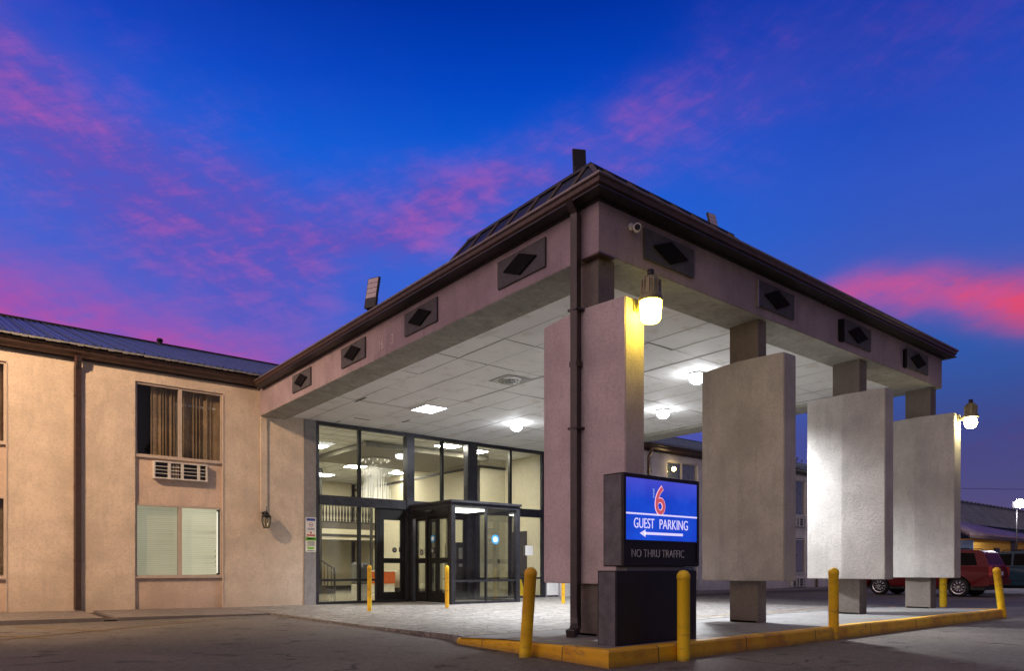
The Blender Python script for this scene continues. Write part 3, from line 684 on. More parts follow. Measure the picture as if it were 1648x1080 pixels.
# ------------------------------------------------------------------ lobby interior
LB = thing('lobby_room', 'beige walled lobby interior with tiled ceiling seen through the glass', 'lobby', (12.4, 27, .05))
mb = MB(); mb.box(5.0, 16.55, YW + .3, 33.6, -.02, .055); mb.build('floor', 'gfloor', LB)
mb = MB(); mb.box(16.55, 17.9, YW + .3, 33.6, -.02, .055); mb.build('floor', 'gfloor', LB)
mb = MB(); mb.box(5.0, 16.3, 33.5, 33.7, .0, 5.5); mb.box(16.5, 16.7, 22.6, 33.5, 0, 5.5); mb.box(4.8, 5.0, YW + .3, 33.6, 0, 5.5)
mb.box(16.7, 18.0, 22.6, 22.8, 0, 5.5); mb.box(17.75, 17.95, YW + .3, 22.6, 0, 5.5); mb.build('wall', 'beige_wall', LB)
mb = MB(); mb.box(16.46, 16.5, 22.6, 33.5, 5.12, 5.22); mb.box(16.45, 16.5, 22.6, 22.72, .05, 5.12); mb.box(5.0, 16.3, 33.45, 33.5, .05, .28); mb.box(16.45, 16.5, 22.72, 33.5, .05, .25)
mb.box(16.5, 17.75, 22.56, 22.6, 5.12, 5.22); mb.build('trim', 'lobby_trim', LB)
mb = MB(); mb.box(4.8, 18, YW + .3, 33.7, 5.5, 5.56); ce = mb.build('ceiling', 'ceilingtile', LB)
mb = MB(); x = 5.2
while x < 17.9: mb.box(x, x + .02, YW + .3, 33.5, 5.492, 5.499); x += .765
y = 20.9
while y < 33.4: mb.box(5, 17.9, y, y + .02, 5.488, 5.498); y += .765
mb.build('ceiling_grid', 'gridbar', ce)
mb = MB(); mb.box(11.2, 16.4, 21.9, 26.2, 5.30, 5.48); mb.build('bulkhead', 'lobby_bulk', LB)
mb = MB(); mb.box(5, 16.4, 31.0, 33.5, 2.98, 3.28); mb.build('mezzanine_slab', 'lobby_brown', LB)
mb = MB(); mb.box(5, 16.4, 30.98, 31.0, 2.76, 3.0); mb.cur = 1; mb.box(5, 16.4, 30.97, 31.02, 2.64, 2.76); mb.cur = 0; mb.box(5, 16.4, 31.02, 31.2, 2.50, 2.64); mb.cur = 1; mb.box(5, 16.4, 31.0, 31.05, 2.46, 2.5)
mb.build('mezzanine_edge', ['beige_wall', 'lobby_trim'], LB)
rail = thing('balcony_railing', 'row of turned dark balusters along the lobby mezzanine', 'railing', (12, 31.05, 3.28))
mb = MB(); mb.box(5.2, 16.3, 31.0, 31.1, 4.22, 4.30); mb.box(5.2, 16.3, 31.0, 31.1, 3.28, 3.36); mb.build('handrail', 'lobby_trim', rail)
x = 9.2; prof = [(.03, 3.36), (.05, 3.42), (.03, 3.5), (.055, 3.7), (.035, 3.9), (.025, 4.05), (.05, 4.15), (.03, 4.22)]
while x < 16.2:
    mb = MB(); mb.lathe(prof, (x, 31.05, 0), 8); mb.build('baluster', 'lobby_trim', rail); x += .155
for cx_, cy_ in ((12.75, 29.2), (15.4, 29.6)):
    mb = MB(); mb.box(cx_ - .05, cx_ + .05, cy_ - .05, cy_ + .05, .055, 5.49); mb.box(cx_ - .08, cx_ + .08, cy_ - .08, cy_ + .08, 5.15, 5.42)
    mb.build('lobby_post', 'lobby_trim', LB)
# stairs
st = thing('lobby_staircase', 'dark lobby staircase with black baluster rail at the left of the glass', 'stairs', (12.9, 29, .06))
mb = MB()
for i in range(6): mb.box(12.9 - i * .28 - .3, 12.9 - i * .28, 28.2, 29.6, .06, .06 + .18 * (i + 1))
mb.build('steps', 'lobby_trim', st)
mb = MB(); mb.tube([(11.3, 28.2, 2.15), (12.95, 28.2, 1.1)], .035, 8); mb.cyl((12.95, 28.2, .06), (12.95, 28.2, 1.18), .045, seg=8); mb.build('handrail', 'lobby_trim', st)
for i in range(9):
    xx = 12.8 - i * .16; mb = MB(); mb.cyl((xx, 28.2, .2 + (12.9 - xx) * .6), (xx, 28.2, 1.12 + (12.95 - xx) * .62), .018, seg=6); mb.build('baluster', 'lobby_trim', st)
# lobby ceiling lights
for i, (x, y, w, l) in enumerate(((10.3, 23.9, .6, .6), (13.7, 31.0, .7, .7), (13.6, 27.6, .7, .7), (13.9, 20.95, .75, .6), (10.4, 28.5, .6, .6), (16.0, 28.3, .5, .5), (15.4, 21.3, .6, .6), (8.2, 21.8, .6, .6))):
    lab = ('by the front left pane', 'at the back above the mezzanine', 'behind the chandelier', 'just inside above the entrance', 'above the lobby staircase', 'near the right lobby wall', 'right of the entrance inside', 'behind the left pilaster')[i]
    t = thing('lobby_ceiling_light', 'square warm ceiling light ' + lab, 'ceiling light', (x, y, 5.49), group='lit square panels in the lobby ceiling')
    z = 5.485 if not (10.9 < x < 16.4 and 21.9 < y < 26.2) else 5.29
    mb = MB(); mb.box(x - w / 2 - .03, x + w / 2 + .03, y - l / 2 - .03, y + l / 2 + .03, z - .02, z); mb.build('frame', 'white', t)
    mb = MB(); mb.box(x - w / 2, x + w / 2, y - l / 2, y + l / 2, z - .026, z - .021); mb.build('diffuser', 'lobbypanel', t)
# chandelier
ch = thing('chandelier', 'tiered crystal string chandelier glowing behind the upper lobby glass', 'chandelier', (12.75, 24.2, 3.9))
CX, CY = 12.75, 24.2
mb = MB(); mb.cyl((CX, CY, 5.24), (CX, CY, 5.298), .60, seg=28, smooth=False); mb.build('canopy_plate', 'chrome', ch)
mb = MB(); ms = MB()
for ring_, n in ((.06, 4), (.15, 7), (.24, 10), (.33, 13), (.42, 15), (.5, 17), (.57, 18)):
    for k in range(n):
        t = 2 * math.pi * k / n + ring_ * 5; x = CX + ring_ * math.cos(t); y = CY + ring_ * math.sin(t)
        zt = 5.05 - ring_ ** 1.1 * 1.75; zb = 3.7
        ms.box(x - .0012, x + .0012, y - .0012, y + .0012, zt, 5.24)
        z = zt
        while z > zb:
            s_ = .02; mb.raw([(x, y, z + s_), (x + s_, y, z), (x, y + s_, z), (x - s_, y, z), (x, y - s_, z), (x, y, z - s_)], [(0, 1, 2), (0, 2, 3), (0, 3, 4), (0, 4, 1), (5, 2, 1), (5, 3, 2), (5, 4, 3), (5, 1, 4)]); z -= .082
mb.build('crystal', 'crystal', ch)['kind'] = 'stuff'; ms.build('wire', 'chrome', ch)['kind'] = 'stuff'
for k in range(10):
    t = 2 * math.pi * k / 10; MB().lathe([(.001, -.03), (.025, -.02), (.03, 0), (.02, .02)], (CX + .5 * math.cos(t), CY + .5 * math.sin(t), 5.21), 8).build('bulb', 'crystal', ch)
# lobby furniture
t = thing('reception_counter', 'orange fronted reception counter seen through the glass door', 'counter', (16, 29, .06))
mb = MB(); mb.box(14.6, 16.2, 28.8, 29.5, .45, 1.0, .01); mb.build('front_panel', 'orange', t)
mb = MB(); mb.box(14.6, 16.2, 28.85, 29.5, .06, .45); mb.box(14.55, 16.25, 28.7, 29.55, 1.0, 1.06); mb.build('base', 'cream', t)
t = thing('lobby_machine', 'grey rounded floor machine standing inside behind the left bollard', 'kiosk', (10.6, 21.2, .06))
mb = MB(); mb.box(10.45, 10.85, 21.0, 21.5, .06, .62, .03); mb.build('base', 'cream', t)
mb = MB(); mb.box(10.42, 10.88, 20.98, 21.5, .62, 1.32, .08); mb.build('hood', 'grey', t)
mb = MB(); mb.box(10.46, 10.62, 20.96, 20.98, 1.16, 1.28); mb.build('screen', 'white', t)
t = thing('vending_machine', 'dark vending machine inside behind the vestibule glass', 'vending machine', (15.2, 22.0, .06))
mb = MB(); mb.box(14.7, 15.6, 21.6, 22.4, .06, 2.1, .02); mb.build('cabinet', 'black', t)
mb = MB(); mb.box(14.8, 15.3, 21.59, 21.6, 1.2, 1.9); mb.build('front_window', 'grey', t)
mb = MB(); mb.box(15.33, 15.5, 21.585, 21.6, .7, 1.2); mb.build('poster', ['blue', 'red'], t)
tag(MB().box(16.42, 16.448, 24.2, 24.9, .9, 1.75).build('wall_poster', 'red'), 'red poster on the right lobby wall', 'poster')
t = thing('wet_floor_sign', 'yellow folding floor sign inside the right end of the glass', 'floor sign', (17.1, 20.9, .06))
mb = MB(); mb.raw([(16.95, 20.75, .06), (17.3, 20.75, .06), (17.2, 20.88, .72), (17.05, 20.88, .72)], [(0, 1, 2, 3)]); mb.raw([(16.95, 21.05, .06), (17.3, 21.05, .06), (17.2, 20.9, .72), (17.05, 20.9, .72)], [(0, 1, 2, 3)]); mb.build('board', 'yellow', t)
t = tag(MB().box(16.72, 17.08, 20.06, 20.07, 1.62, 1.98).build('paper_notice', 'white'), 'white paper notice on the right end pane', 'notice')
mb = MB(); mb.box(16.42, 16.5, 25.5, 26.5, .055, 2.5); mb.build('door', 'lobby_brown', LB)
mb = MB(); mb.box(17.72, 17.755, 21.2, 22.1, .055, 2.6); mb.build('door', 'lobby_trim', LB)
tag(MB().box(17.35, 17.45, 22.54, 22.56, 1.35, 1.5).build('wall_switch', 'lobby_trim'), 'small dark switch plate on the far right lobby wall', 'switch')

# ------------------------------------------------------------------ canopy
FX0, FX1, FY0 = 6.97, 18.65, 6.8
CB, CT, CE = 5.45, 6.18, 5.54
K = thing('entrance_canopy', 'large drive-through entrance canopy with mauve stucco fascia and white tiled underside', 'canopy', (FX0, FY0, CB))
def ring(prof, mb, x0=FX0, x1=FX1, y0=FY0, yend=YW):
    """mitred extrusion of (offset, z) points round the three open sides"""
    cols = []
    for st in range(4):
        row = []
        for o, z in prof:
            if st == 0: row.append((x0 - o, yend, z))
            elif st == 1: row.append((x0 - o, y0 - o, z))
            elif st == 2: row.append((x1 + o, y0 - o, z))
            else: row.append((x1 + o, yend, z))
        cols.append(row)
    n = len(prof)
    mb.raw([p for r in cols for p in r], [(s * n + k, s * n + (k + 1) % n, (s + 1) * n + (k + 1) % n, (s + 1) * n + k) for s in range(3) for k in range(n)])
    mb.face(cols[0]); mb.face(cols[3][::-1])
mb = MB(); ring([(0, CB), (0, CT + .02), (-.3, CT + .02), (-.3, CB + .02)], mb); f_ = mb.build('fascia', 'fascia', K)
mb = MB(); ring([(-.006, CB - .012), (-.006, CB - .0), (-.74, CB - .0), (-.74, CB - .012)], mb); ring([(-.62, CB - .0005), (-.62, CE + .1), (-.74, CE + .1), (-.74, CB - .0005)], mb, yend=YW - .04)
mb.build('beam_underside', 'soffit', K)
# ceiling of lay-in tiles
mb = MB()
gx = [FX0 + .7]; 
tx = [7.71] + [8.40 + .775 * i for i in range(13)]; tx = [x for x in tx if x < FX1 - .7] + [FX1 - .7]
ty = [7.5] + [9.12 + 1.575 * i - 1.575 * 0 for i in range(8)]; ty = [y for y in ty if y < YW] + [YW]
for i, (a, b) in enumerate(zip(tx, tx[1:])):
    for j, (c, d_) in enumerate(zip(ty, ty[1:])):
        sg = random.uniform(-.012, .006); t1 = random.uniform(-.006, .004)
        g_ = .009
        mb.raw([(a + g_, c + g_, CE + sg), (b - g_, c + g_, CE + sg + t1), (b - g_, d_ - g_, CE + sg - t1), (a + g_, d_ - g_, CE + sg + t1)], [(0, 1, 2, 3)])
ct = mb.build('ceiling', 'ceilingtile', K)
mb = MB()
for x in tx[1:-1]: mb.box(x - .013, x + .013, 7.5, YW, CE - .002, CE + .02)
for y in ty[1:-1]: mb.box(7.7, FX1 - .7, y - .013, y + .013, CE + .0, CE + .018)
mb.build('ceiling_grid', 'gridbar', ct)
mb = MB(); mb.box(FX0 - .0, FX1, FY0, YW - .002, CT + .14, CT + .18); mb.build('roof_deck', 'mansard', K)
# broken dark gaps at displaced tiles
mb = MB()
for x, y, w, l in ((9.35, 19.0, .5, .05), (8.45, 16.6, .05, .6), (10.75, 18.3, .04, .4), (9.2, 19.7, .03, .3)): mb.box(x, x + w, y, y + l, CE - .014, CE - .004)
mb.build('tile_gap', 'black', ct)
# fascia top shadow board, gutter, drip edge
mb = MB(); ring([(.0, CT - .04), (.05, CT - .04), (.05, CT - .02), (.24, CT - .01), (.24, CT + .01), (.0, CT + .01)], mb, yend=YW - .32); mb.build('eave_soffit', 'bronze_dark', K)
mb = MB(); ring([(.10, CT + .012), (.19, CT + .012), (.205, CT + .04), (.235, CT + .065), (.245, CT + .12), (.27, CT + .13), (.27, CT + .145), (.10, CT + .145)], mb, yend=YW - .31); mb.build('gutter', 'bronze', K)
mb = MB(); ring([(.06, CT + .148), (.27, CT + .148), (.275, CT + .168), (.20, CT + .185), (.06, CT + .185)], mb, yend=YW - .31); mb.build('drip_edge', 'drip', K)
# mansard at the near corner
mb = MB(); ZB, ZT = CT + .17, 6.77
bb = (6.76, 10.85, 6.63, 10.4); tt = (7.07, 10.45, 7.06, 10.0)
P = [(bb[0], bb[2], ZB), (bb[1], bb[2], ZB), (bb[1], bb[3], ZB), (bb[0], bb[3], ZB), (tt[0], tt[2], ZT), (tt[1], tt[2], ZT), (tt[1], tt[3], ZT), (tt[0], tt[3], ZT)]
mb.raw(P, [(0, 1, 5, 4), (1, 2, 6, 5), (2, 3, 7, 6), (3, 0, 4, 7), (4, 5, 6, 7)])
mb.box(tt[0] - .03, tt[1] + .03, tt[2] - .03, tt[2] + .03, ZT - .01, ZT + .03); mb.box(tt[0] - .03, tt[0] + .03, tt[2] + .03, tt[3] + .03, ZT - .01, ZT + .03)
ma = mb.build('corner_roof', 'mansard', K)
mb = MB(); y = 7.15
while y < 10.4:
    yt = min(y, tt[3]); MB().tube([(bb[0] - .012, y, ZB), (tt[0] - .012, yt, ZT)], (.012, .028), sq=True).build('seam', 'bronze', ma); y += .5
x = 7.3
while x < 10.5:
    xt = min(x, tt[1]); MB().tube([(x, bb[2] - .012, ZB), (xt, tt[2] - .012, ZT)], (.012, .028), sq=True).build('seam', 'bronze', ma); x += .5
mb.tube([(bb[0], bb[2], ZB), (tt[0], tt[2], ZT)], (.03, .03), sq=True)
mb.build('seam', 'bronze', ma)
# diamond plates
def plate(ax, t, i):
    m = MB(); w, h = .575, .218; zc = 5.815
    def P3(a, z, d):
        return (FX0 - d, a, z) if ax == 'y' else (a, FY0 - d, z)
    def slab(poly, d0, d1):
        vs = [P3(a, z, d0) for a, z in poly] + [P3(a, z, d1) for a, z in poly]; n = len(poly)
        m.raw(vs, [tuple(range(n)), tuple(range(n, 2 * n))[::-1]] + [(q, (q + 1) % n, n + (q + 1) % n, n + q) for q in range(n)])
    slab([(t - w, zc - h), (t + w, zc - h), (t + w, zc + h), (t - w, zc + h)], -.002, .035)
    o = m.build('fascia_plate', 'plate', K)
    m = MB(); slab([(t - .40, zc), (t, zc - .165), (t + .40, zc), (t, zc + .165)], .034, .065); m.build('diamond', 'diamond', o)
for i, y in enumerate((8.45, 11.40, 14.2, 17.05)): plate('y', y, i)
for i, x in enumerate((8.45, 11.36, 14.34, 17.2)): plate('x', x, i)
# stray vertical strips beside plates on the front fascia
MBs = MB(); MBs.box(10.76, 10.785, FY0 - .05, FY0, 5.56, 6.02); MBs.build('plate_edge', 'drip', K)
MB().box(13.60, 13.74, FY0 - .06, FY0, 5.56, 5.98).build('plate_edge', 'diamond', K); MB().box(16.5, 16.6, FY0 - .05, FY0, 5.56, 5.96).build('plate_edge', 'diamond', K)
# numerals left on the left fascia
text('numeral', '16', 'numeral', K, (FX0 - .004, 13.10, 5.60), (0, -1, 0), .30, .003, .8)
text('numeral', '3', 'numeral', K, (FX0 - .004, 12.56, 5.60), (0, -1, 0), .30, .003, .8)
# corner trim strip and near-corner downspout
mb = MB(); mb.box(FX0 - .02, FX0 + .30, FY0 - .02, FY0 + .32, CB - .035, CB - .013); mb.build('corner_cap', 'bronze', K)
mb = MB(); DX = 6.86
mb.tube([(DX - .10, 7.14, CT + .03), (DX - .06, 7.14, CT - .04), (DX, 7.14, CT - .14), (DX, 7.14, 4.0), (DX, 7.14, 2.0), (DX, 7.14, .55), (DX - .005, 7.13, .42), (DX - .03, 7.10, .32), (DX - .10, 7.06, .25), (DX - .22, 7.02, .22)], (.064, .05), sq=True)
for z in (4.7, 3.05): mb.box(DX - .07, DX + .14, 7.05, 7.23, z, z + .03)
mb.box(DX - .057, DX + .057, 7.07, 7.21, 3.92, 4.0)
mb.build('downspout', 'pipe', K)
# canopy lights
def canopy_spot(t, e):
    l = bpy.data.lights.new('lamp_light', 'SPOT'); l.energy = e; l.color = (.94, .96, 1); l.shadow_soft_size = .2; l.spot_size = R(138); l.spot_blend = .6
    o = bpy.data.objects.new('lamp_light', l); C.objects.link(o); o.parent = t; o.location = (0, 0, -.34)
def panel_light(x, y, lit, label, w=.66, l=.80):
    t = thing('canopy_light', label, 'ceiling light', (x, y, CE), group='lights in the canopy ceiling')
    mb = MB(); z = CE - .02
    mb.box(x - w / 2 - .03, x + w / 2 + .03, y - l / 2 - .03, y - l / 2, z - .01, z + .03); mb.box(x - w / 2 - .03, x + w / 2 + .03, y + l / 2, y + l / 2 + .03, z - .01, z + .03)
    mb.box(x - w / 2 - .03, x - w / 2, y - l / 2, y + l / 2, z - .01, z + .03); mb.box(x + w / 2, x + w / 2 + .03, y - l / 2, y + l / 2, z - .01, z + .03); mb.build('frame', 'white', t)
    mb = MB(); mb.box(x - w / 2, x + w / 2, y - l / 2, y + l / 2, z - .004, z + .015); mb.build('diffuser', 'lightpanel' if lit else 'trim_white', t)
panel_light(10.42, 16.65, True, 'square recessed light panel, the only flat square lit one in the canopy ceiling')
t = thing('unlit_fixture', 'unlit square recessed fixture with metal reflector in the canopy ceiling', 'ceiling light', (10.33, 12.95, CE))
mb = MB(); x, y = 10.33, 12.95
mb.box(x - .36, x + .36, y - .36, y + .36, CE - .02, CE - .012); mb.build('cover', 'gridbar', t)
mb = MB(); mb.lathe([(.30, -.022), (.28, -.04), (.22, -.03), (.12, -.05), (.02, -.03)], (x, y, CE), 20); mb.build('reflector', 'chrome', t)
for (x, y), lab in (((13.5, 16.62), 'bright round canopy light nearest the vestibule'), ((13.24, 9.85), 'bright round canopy light left of the second slab panel top'), ((15.55, 12.7), 'bright round canopy light beside the first slab panel, lower in view')):
    t = thing('round_canopy_light', lab, 'ceiling light', (x, y, CE), group='round canopy lights')
    mb = MB(); mb.cyl((x, y, CE - .06), (x, y, CE - .012), .17, .20, seg=24); mb.build('housing', 'white', t)
    mb = MB(); mb.lathe([(.001, -.25), (.08, -.24), (.14, -.20), (.17, -.15), (.16, -.10), (.10, -.07), (.001, -.062)], (x, y, CE), 24); mb.build('lens', 'globe', t)
    canopy_spot(t, 1250 if x > 15 else 2700)
# ------------------------------------------------------------------ pillars with slab panels
labs = ('mauve lit stucco pillar and slab panel at the near corner, carrying the yellow lamp', 'wide beige stucco slab panel on a pillar, second from the near corner',
        'white lit rough stucco slab panel on a pillar, third from the near corner', 'farthest stucco slab panel and pillar, lamp on its right edge')
for i, x in enumerate((7.23, 11.12, 14.86, 18.42)):
    z0 = zs(7.2)
    t = thing('canopy_pillar', labs[i], 'pillar', (x, 7.2, z0), group='pillars with slab panels along the canopy')
    mb = MB(); w = .13 if i < 2 else .16
    bm_x0, bm_x1 = x - w, x + w
    if i == 0: bm_x0, bm_x1 = 7.06, 7.39
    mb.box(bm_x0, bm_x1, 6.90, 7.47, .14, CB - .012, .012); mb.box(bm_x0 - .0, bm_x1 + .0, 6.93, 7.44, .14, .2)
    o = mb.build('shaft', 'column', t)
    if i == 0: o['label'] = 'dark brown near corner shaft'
    mb = MB(); th = .19; tm = .30; ya, yb_, ym = 6.38, 8.02, 7.2; xc_ = x
    poly = [(xc_ - th, ya), (xc_ + th, ya), (xc_ + tm, ym), (xc_ + th, yb_), (xc_ - th, yb_), (xc_ - tm, ym)]
    bm = bmesh.new(); zb, zt = .90, 4.74
    vs = [bm.verts.new((a, b, zb)) for a, b in poly] + [bm.verts.new((a, b, zt)) for a, b in poly]; n = 6
    bm.faces.new(vs[:6][::-1]); bm.faces.new(vs[6:])
    for q in range(6): bm.faces.new((vs[q], vs[(q + 1) % 6], vs[6 + (q + 1) % 6], vs[6 + q]))
    bmesh.ops.bevel(bm, geom=[e for e in bm.edges], offset=.012, segments=2, affect='EDGES'); bm.verts.index_update()
    mb.raw([v.co for v in bm.verts], [[v.index for v in f.verts] for f in bm.faces]); bm.free()
    mb.build('slab_panel', 'panel_sky_tint' if i == 0 else 'panel', t)

# ------------------------------------------------------------------ lamps on the panels
def barn_lamp(x, y, z, mat, label, deep):
    t = thing('barn_lamp', label, 'lamp', (x, y, z), group='lamps on the slab panel ends')
    yb = y; r = .145
    cy = yb - .27
    mb = MB(); mb.box(x - .05, x + .05, yb - .03, yb + .0, z - .06, z + .10, .008); mb.tube([(x, yb - .03, z + .02), (x, yb - .12, z + .02), (x, cy, z + .03)], .028); mb.cyl((x - .04, yb - .09, z - .03), (x + .04, yb - .09, z - .03), .02, seg=8); mb.build('bracket', 'lampbody', t)
    mb = MB(); mb.lathe([(.001, .33), (.085, .32), (.115, .26), (.125, .12), (r * .95, .07), (r * 1.08, .05), (r * 1.1, .0), (r * 1.02, -.005)], (x, cy, z), 24)
    for k in range(12):
        a = 2 * math.pi * k / 12; c, s_ = math.cos(a), math.sin(a)
        mb.box(x + c * .125 - .008, x + c * .125 + .008, cy + s_ * .125 - .008, cy + s_ * .125 + .008, z + .1, z + .27)
    mb.build('housing', 'lampbody', t)
    mb = MB(); mb.cyl((x, cy, z + .32), (x, cy, z + .41), .045, seg=14); mb.build('photocell', 'bronze_dark', t)
    mb = MB()
    if deep: mb.lathe([(r, -.005), (r * .98, -.08), (r * .88, -.24), (r * .70, -.27), (.001, -.272)], (x, cy, z), 24)
    else: mb.lathe([(r * .62, .0), (r * .82, -.05), (r * .9, -.12), (r * .75, -.20), (r * .4, -.25), (.001, -.26)], (x, cy, z), 24)
    mb.build('lens', mat, t)
barn_lamp(7.23, 6.38, 4.62, 'lamp_yellow', 'yellow glowing barn lamp on the end of the nearest slab panel', True)
barn_lamp(18.42, 6.38, 4.60, 'lamp_warm', 'small white glowing lamp on the farthest slab panel', False)
# floodlights on the roof
def flood(x, y, z, rz, tilt, s, label, mat_lit=None):
    t = thing('roof_floodlight', label, 'floodlight', (x, y, z), rz, 'flat floodlights on the canopy roof')
    Rm = Matrix.Rotation(tilt, 4, 'X')
    def tr(m):
        m.v = [tuple(Rm @ Vector(v)) for v in m.v]; return m
    m = MB(); m.box(-.17 * s, .17 * s, -.03 * s, .03 * s, .16 * s, .92 * s, .025 * s); m.box(-.14 * s, .14 * s, .03 * s, .07 * s, .16 * s, .42 * s, .01); tr(m).build('head', 'bronze_dark', t, False)
    for k in range(4):
        m = MB(); z0 = (.40 + k * .125) * s; m.box(-.14 * s, .14 * s, -.036 * s, -.031 * s, z0, z0 + .112 * s); tr(m).build('led_segment', 'seg_off', t, False)
    m = MB(); m.tube([(0, .10 * s, .22 * s), (.06 * s, .16 * s, .16 * s), (.02 * s, .10 * s, .06 * s), (0, .06 * s, -.22)], (.035 * s, .03 * s), sq=True); m.box(.02 * s, .10 * s, .10 * s, .24 * s, .16 * s, .26 * s); m.build('bracket', 'black', t, False)
flood(7.12, 13.78, 6.58, R(-66), R(-12), .95, 'upright floodlight on the left eave halfway along, lenses facing the lot')
flood(7.2, 7.40, 6.70, R(150), R(8), .60, 'dark floodlight seen from behind on the near roof corner')
flood(10.15, 7.15, 6.62, R(-8), R(-14), .60, 'floodlight with pale grid half hidden behind the front eave')
# security camera
t = thing('security_camera', 'small white bullet camera on the front fascia near the corner', 'camera', (7.61, FY0, 5.93))
mb = MB(); mb.cyl((7.61, FY0, 5.97), (7.61, FY0 - .03, 5.97), .05, seg=14); mb.tube([(7.61, FY0 - .02, 5.97), (7.61, FY0 - .08, 5.95), (7.61, FY0 - .1, 5.92)], .015); mb.build('mount', 'white', t)
mb = MB(); mb.cyl((7.68, FY0 - .05, 5.94), (7.54, FY0 - .19, 5.88), .055, seg=16); mb.build('body', 'white', t)
mb = MB(); mb.cyl((7.542, FY0 - .188, 5.881), (7.53, FY0 - .2, 5.876), .04, seg=16); mb.build('lens', 'black', t)

# ------------------------------------------------------------------ entrance sign
G = thing('parking_sign', 'lit blue guest parking sign on a dark cabinet at the kerb corner', 'sign', (6.95, 6.0, .2))
mb = MB(); mb.box(6.19, 7.72, 5.75, 6.06, .17, 1.085, .006); mb.build('base_cabinet', ['signbox'], G)
mb = MB(); mb.box(6.45, 7.55, 5.82, 6.0, 1.085, 1.135); mb.build('spacer', 'grey', G)
SX0, SX1, SY = 6.33, 7.80, 5.78
mb = MB(); mb.box(SX0, SX1, SY, 6.10, 1.135, 2.27, .008); mb.build('cabinet', 'signbox', G)
for (a, b, z0, z1, yy_) in ((6.19, 6.19, .19, 1.07, (5.77, 6.04)), (SX0, SX0, 1.15, 2.25, (SY + .02, 6.08))):
    mb = MB(); mb.box(a - .004, a + .002, yy_[0], yy_[1], z0, z1); mb.build('side_panel', 'signside', G)
scx0, scx1, scz0, scz1 = SX0 + .045, SX1 - .045, 1.46, 2.215
mb = MB(); mb.box(scx0, scx1, SY - .006, SY + .002, scz0, scz1); scr = mb.build('lit_face', 'screen', G)
mb = MB()
for a, b, c, d_ in ((SX0 + .004, scx0, 1.15, 2.262), (scx1, SX1 - .004, 1.15, 2.262), (scx0, scx1, scz1, 2.262), (scx0, scx1, 1.15, 1.19), (scx0, scx1, 1.44, scz0)): mb.box(a, b, SY - .014, SY + .001, c, d_)
mb.build('face_frame', 'signbox', G)
yt = SY - .0065
mb = MB(); mb.box(scx0, scx1, yt - .004, yt, 1.772, 1.792); mb.build('rule', 'sign_white', scr)
mb = MB(); ax0, ax1, az_ = 6.63, 7.46, 1.545
mb.box(ax0 + .09, ax1, yt - .004, yt, az_ - .016, az_ + .016); mb.raw([(ax0, yt - .004, az_), (ax0 + .10, yt - .004, az_ - .045), (ax0 + .10, yt - .004, az_ + .045), (ax0, yt, az_), (ax0 + .10, yt, az_ - .045), (ax0 + .10, yt, az_ + .045)], [(0, 1, 2), (3, 5, 4), (0, 3, 4, 1), (1, 4, 5, 2), (2, 5, 3, 0)]); mb.build('arrow', 'sign_white', scr)
text('lettering', 'GUEST', 'sign_white', scr, (6.515, yt - .002, 1.608), (1, 0, 0), .178, .002, .72, -.001)
text('lettering', 'PARKING', 'sign_white', scr, (6.99, yt - .002, 1.608), (1, 0, 0), .178, .002, .78, -.001)
text('numeral', '6', 'sign_pink', scr, (6.90, yt - .001, 1.795), (1, 0, 0), .50, .001, .86, .012)
text('numeral', '6', 'sign_red', scr, (6.90, yt - .004, 1.795), (1, 0, 0), .50, .001, .86, .003)
text('lettering', 'NO THRU TRAFFIC', 'lettergrey', G, (6.475, SY - .004, 1.25), (1, 0, 0), .142, .003, .84, -.002)
text('lettering', 'motel', 'sign_cyan', scr, (6.90, yt - .001, 1.99), (1, 0, 0), .05, .0005, 1, vert=True)

# ------------------------------------------------------------------ bollards
def bollard_mesh():
    t = thing('bollard', 'x', 'bollard', (0, 0, 0), group='yellow steel bollards')
    mb = MB(); r = .076; mb.lathe([(r, -.05), (r, 1.0), (r * 1.06, 1.005), (r * 1.06, 1.035)], (0, 0, 0), 24); mb.build('post', 'bollard_yellow', t, False)
    mb = MB(); mb.lathe([(r * 1.06, 1.035)] + [(r * 1.06 * math.cos(a), 1.035 + r * .95 * math.sin(a)) for a in [R(q) for q in (15, 30, 45, 60, 75, 89.9)]], (0, 0, 0), 24); mb.build('cap', 'bollard_yellow', t, False)
    return t
proto = bollard_mesh()
BOL = [(5.66, 6.80, 0, 1.02, (R(2.4), R(3.0)), 1.0, 'leaning yellow bollard left of the parking sign, in front of the kerb'),
       (6.93, 5.35, 0, .985, (0, 0), 1.0, 'upright yellow bollard directly in front of the parking sign'),
       (10.90, 5.52, 0, 1.02, (0, 0), 1.0, 'upright yellow bollard by the kerb in front of the gap after the second panel'),
       (18.70, 5.56, 0, 1.05, (R(-4.5), R(-6.5)), 1.0, 'tilted yellow bollard at the far end of the kerb near the red car'),
       (8.35, 16.15, .05, 1.05, (0, 0), .72, 'slim yellow bollard in front of the left lobby glass'),
       (10.68, 16.15, .05, 1.05, (0, 0), .72, 'slim yellow bollard at the near corner of the vestibule'),
       (14.8, 15.95, .05, 1.0, (0, 0), .72, 'yellow bollard glimpsed just left of the corner downspout'),
       (22.6, 8.2, 0, 1.0, (0, 0), 1.25, 'yellow bollard behind the farthest pillar base, beside the car wheel')]
for i, (x, y, z, h, tilt, r, lab) in enumerate(BOL):
    o = proto if i == 0 else copy_tree(proto)
    o.location = (x, y, z); o.scale = (r, r, h); o.rotation_euler = (tilt[0], tilt[1], 0); o['label'] = lab
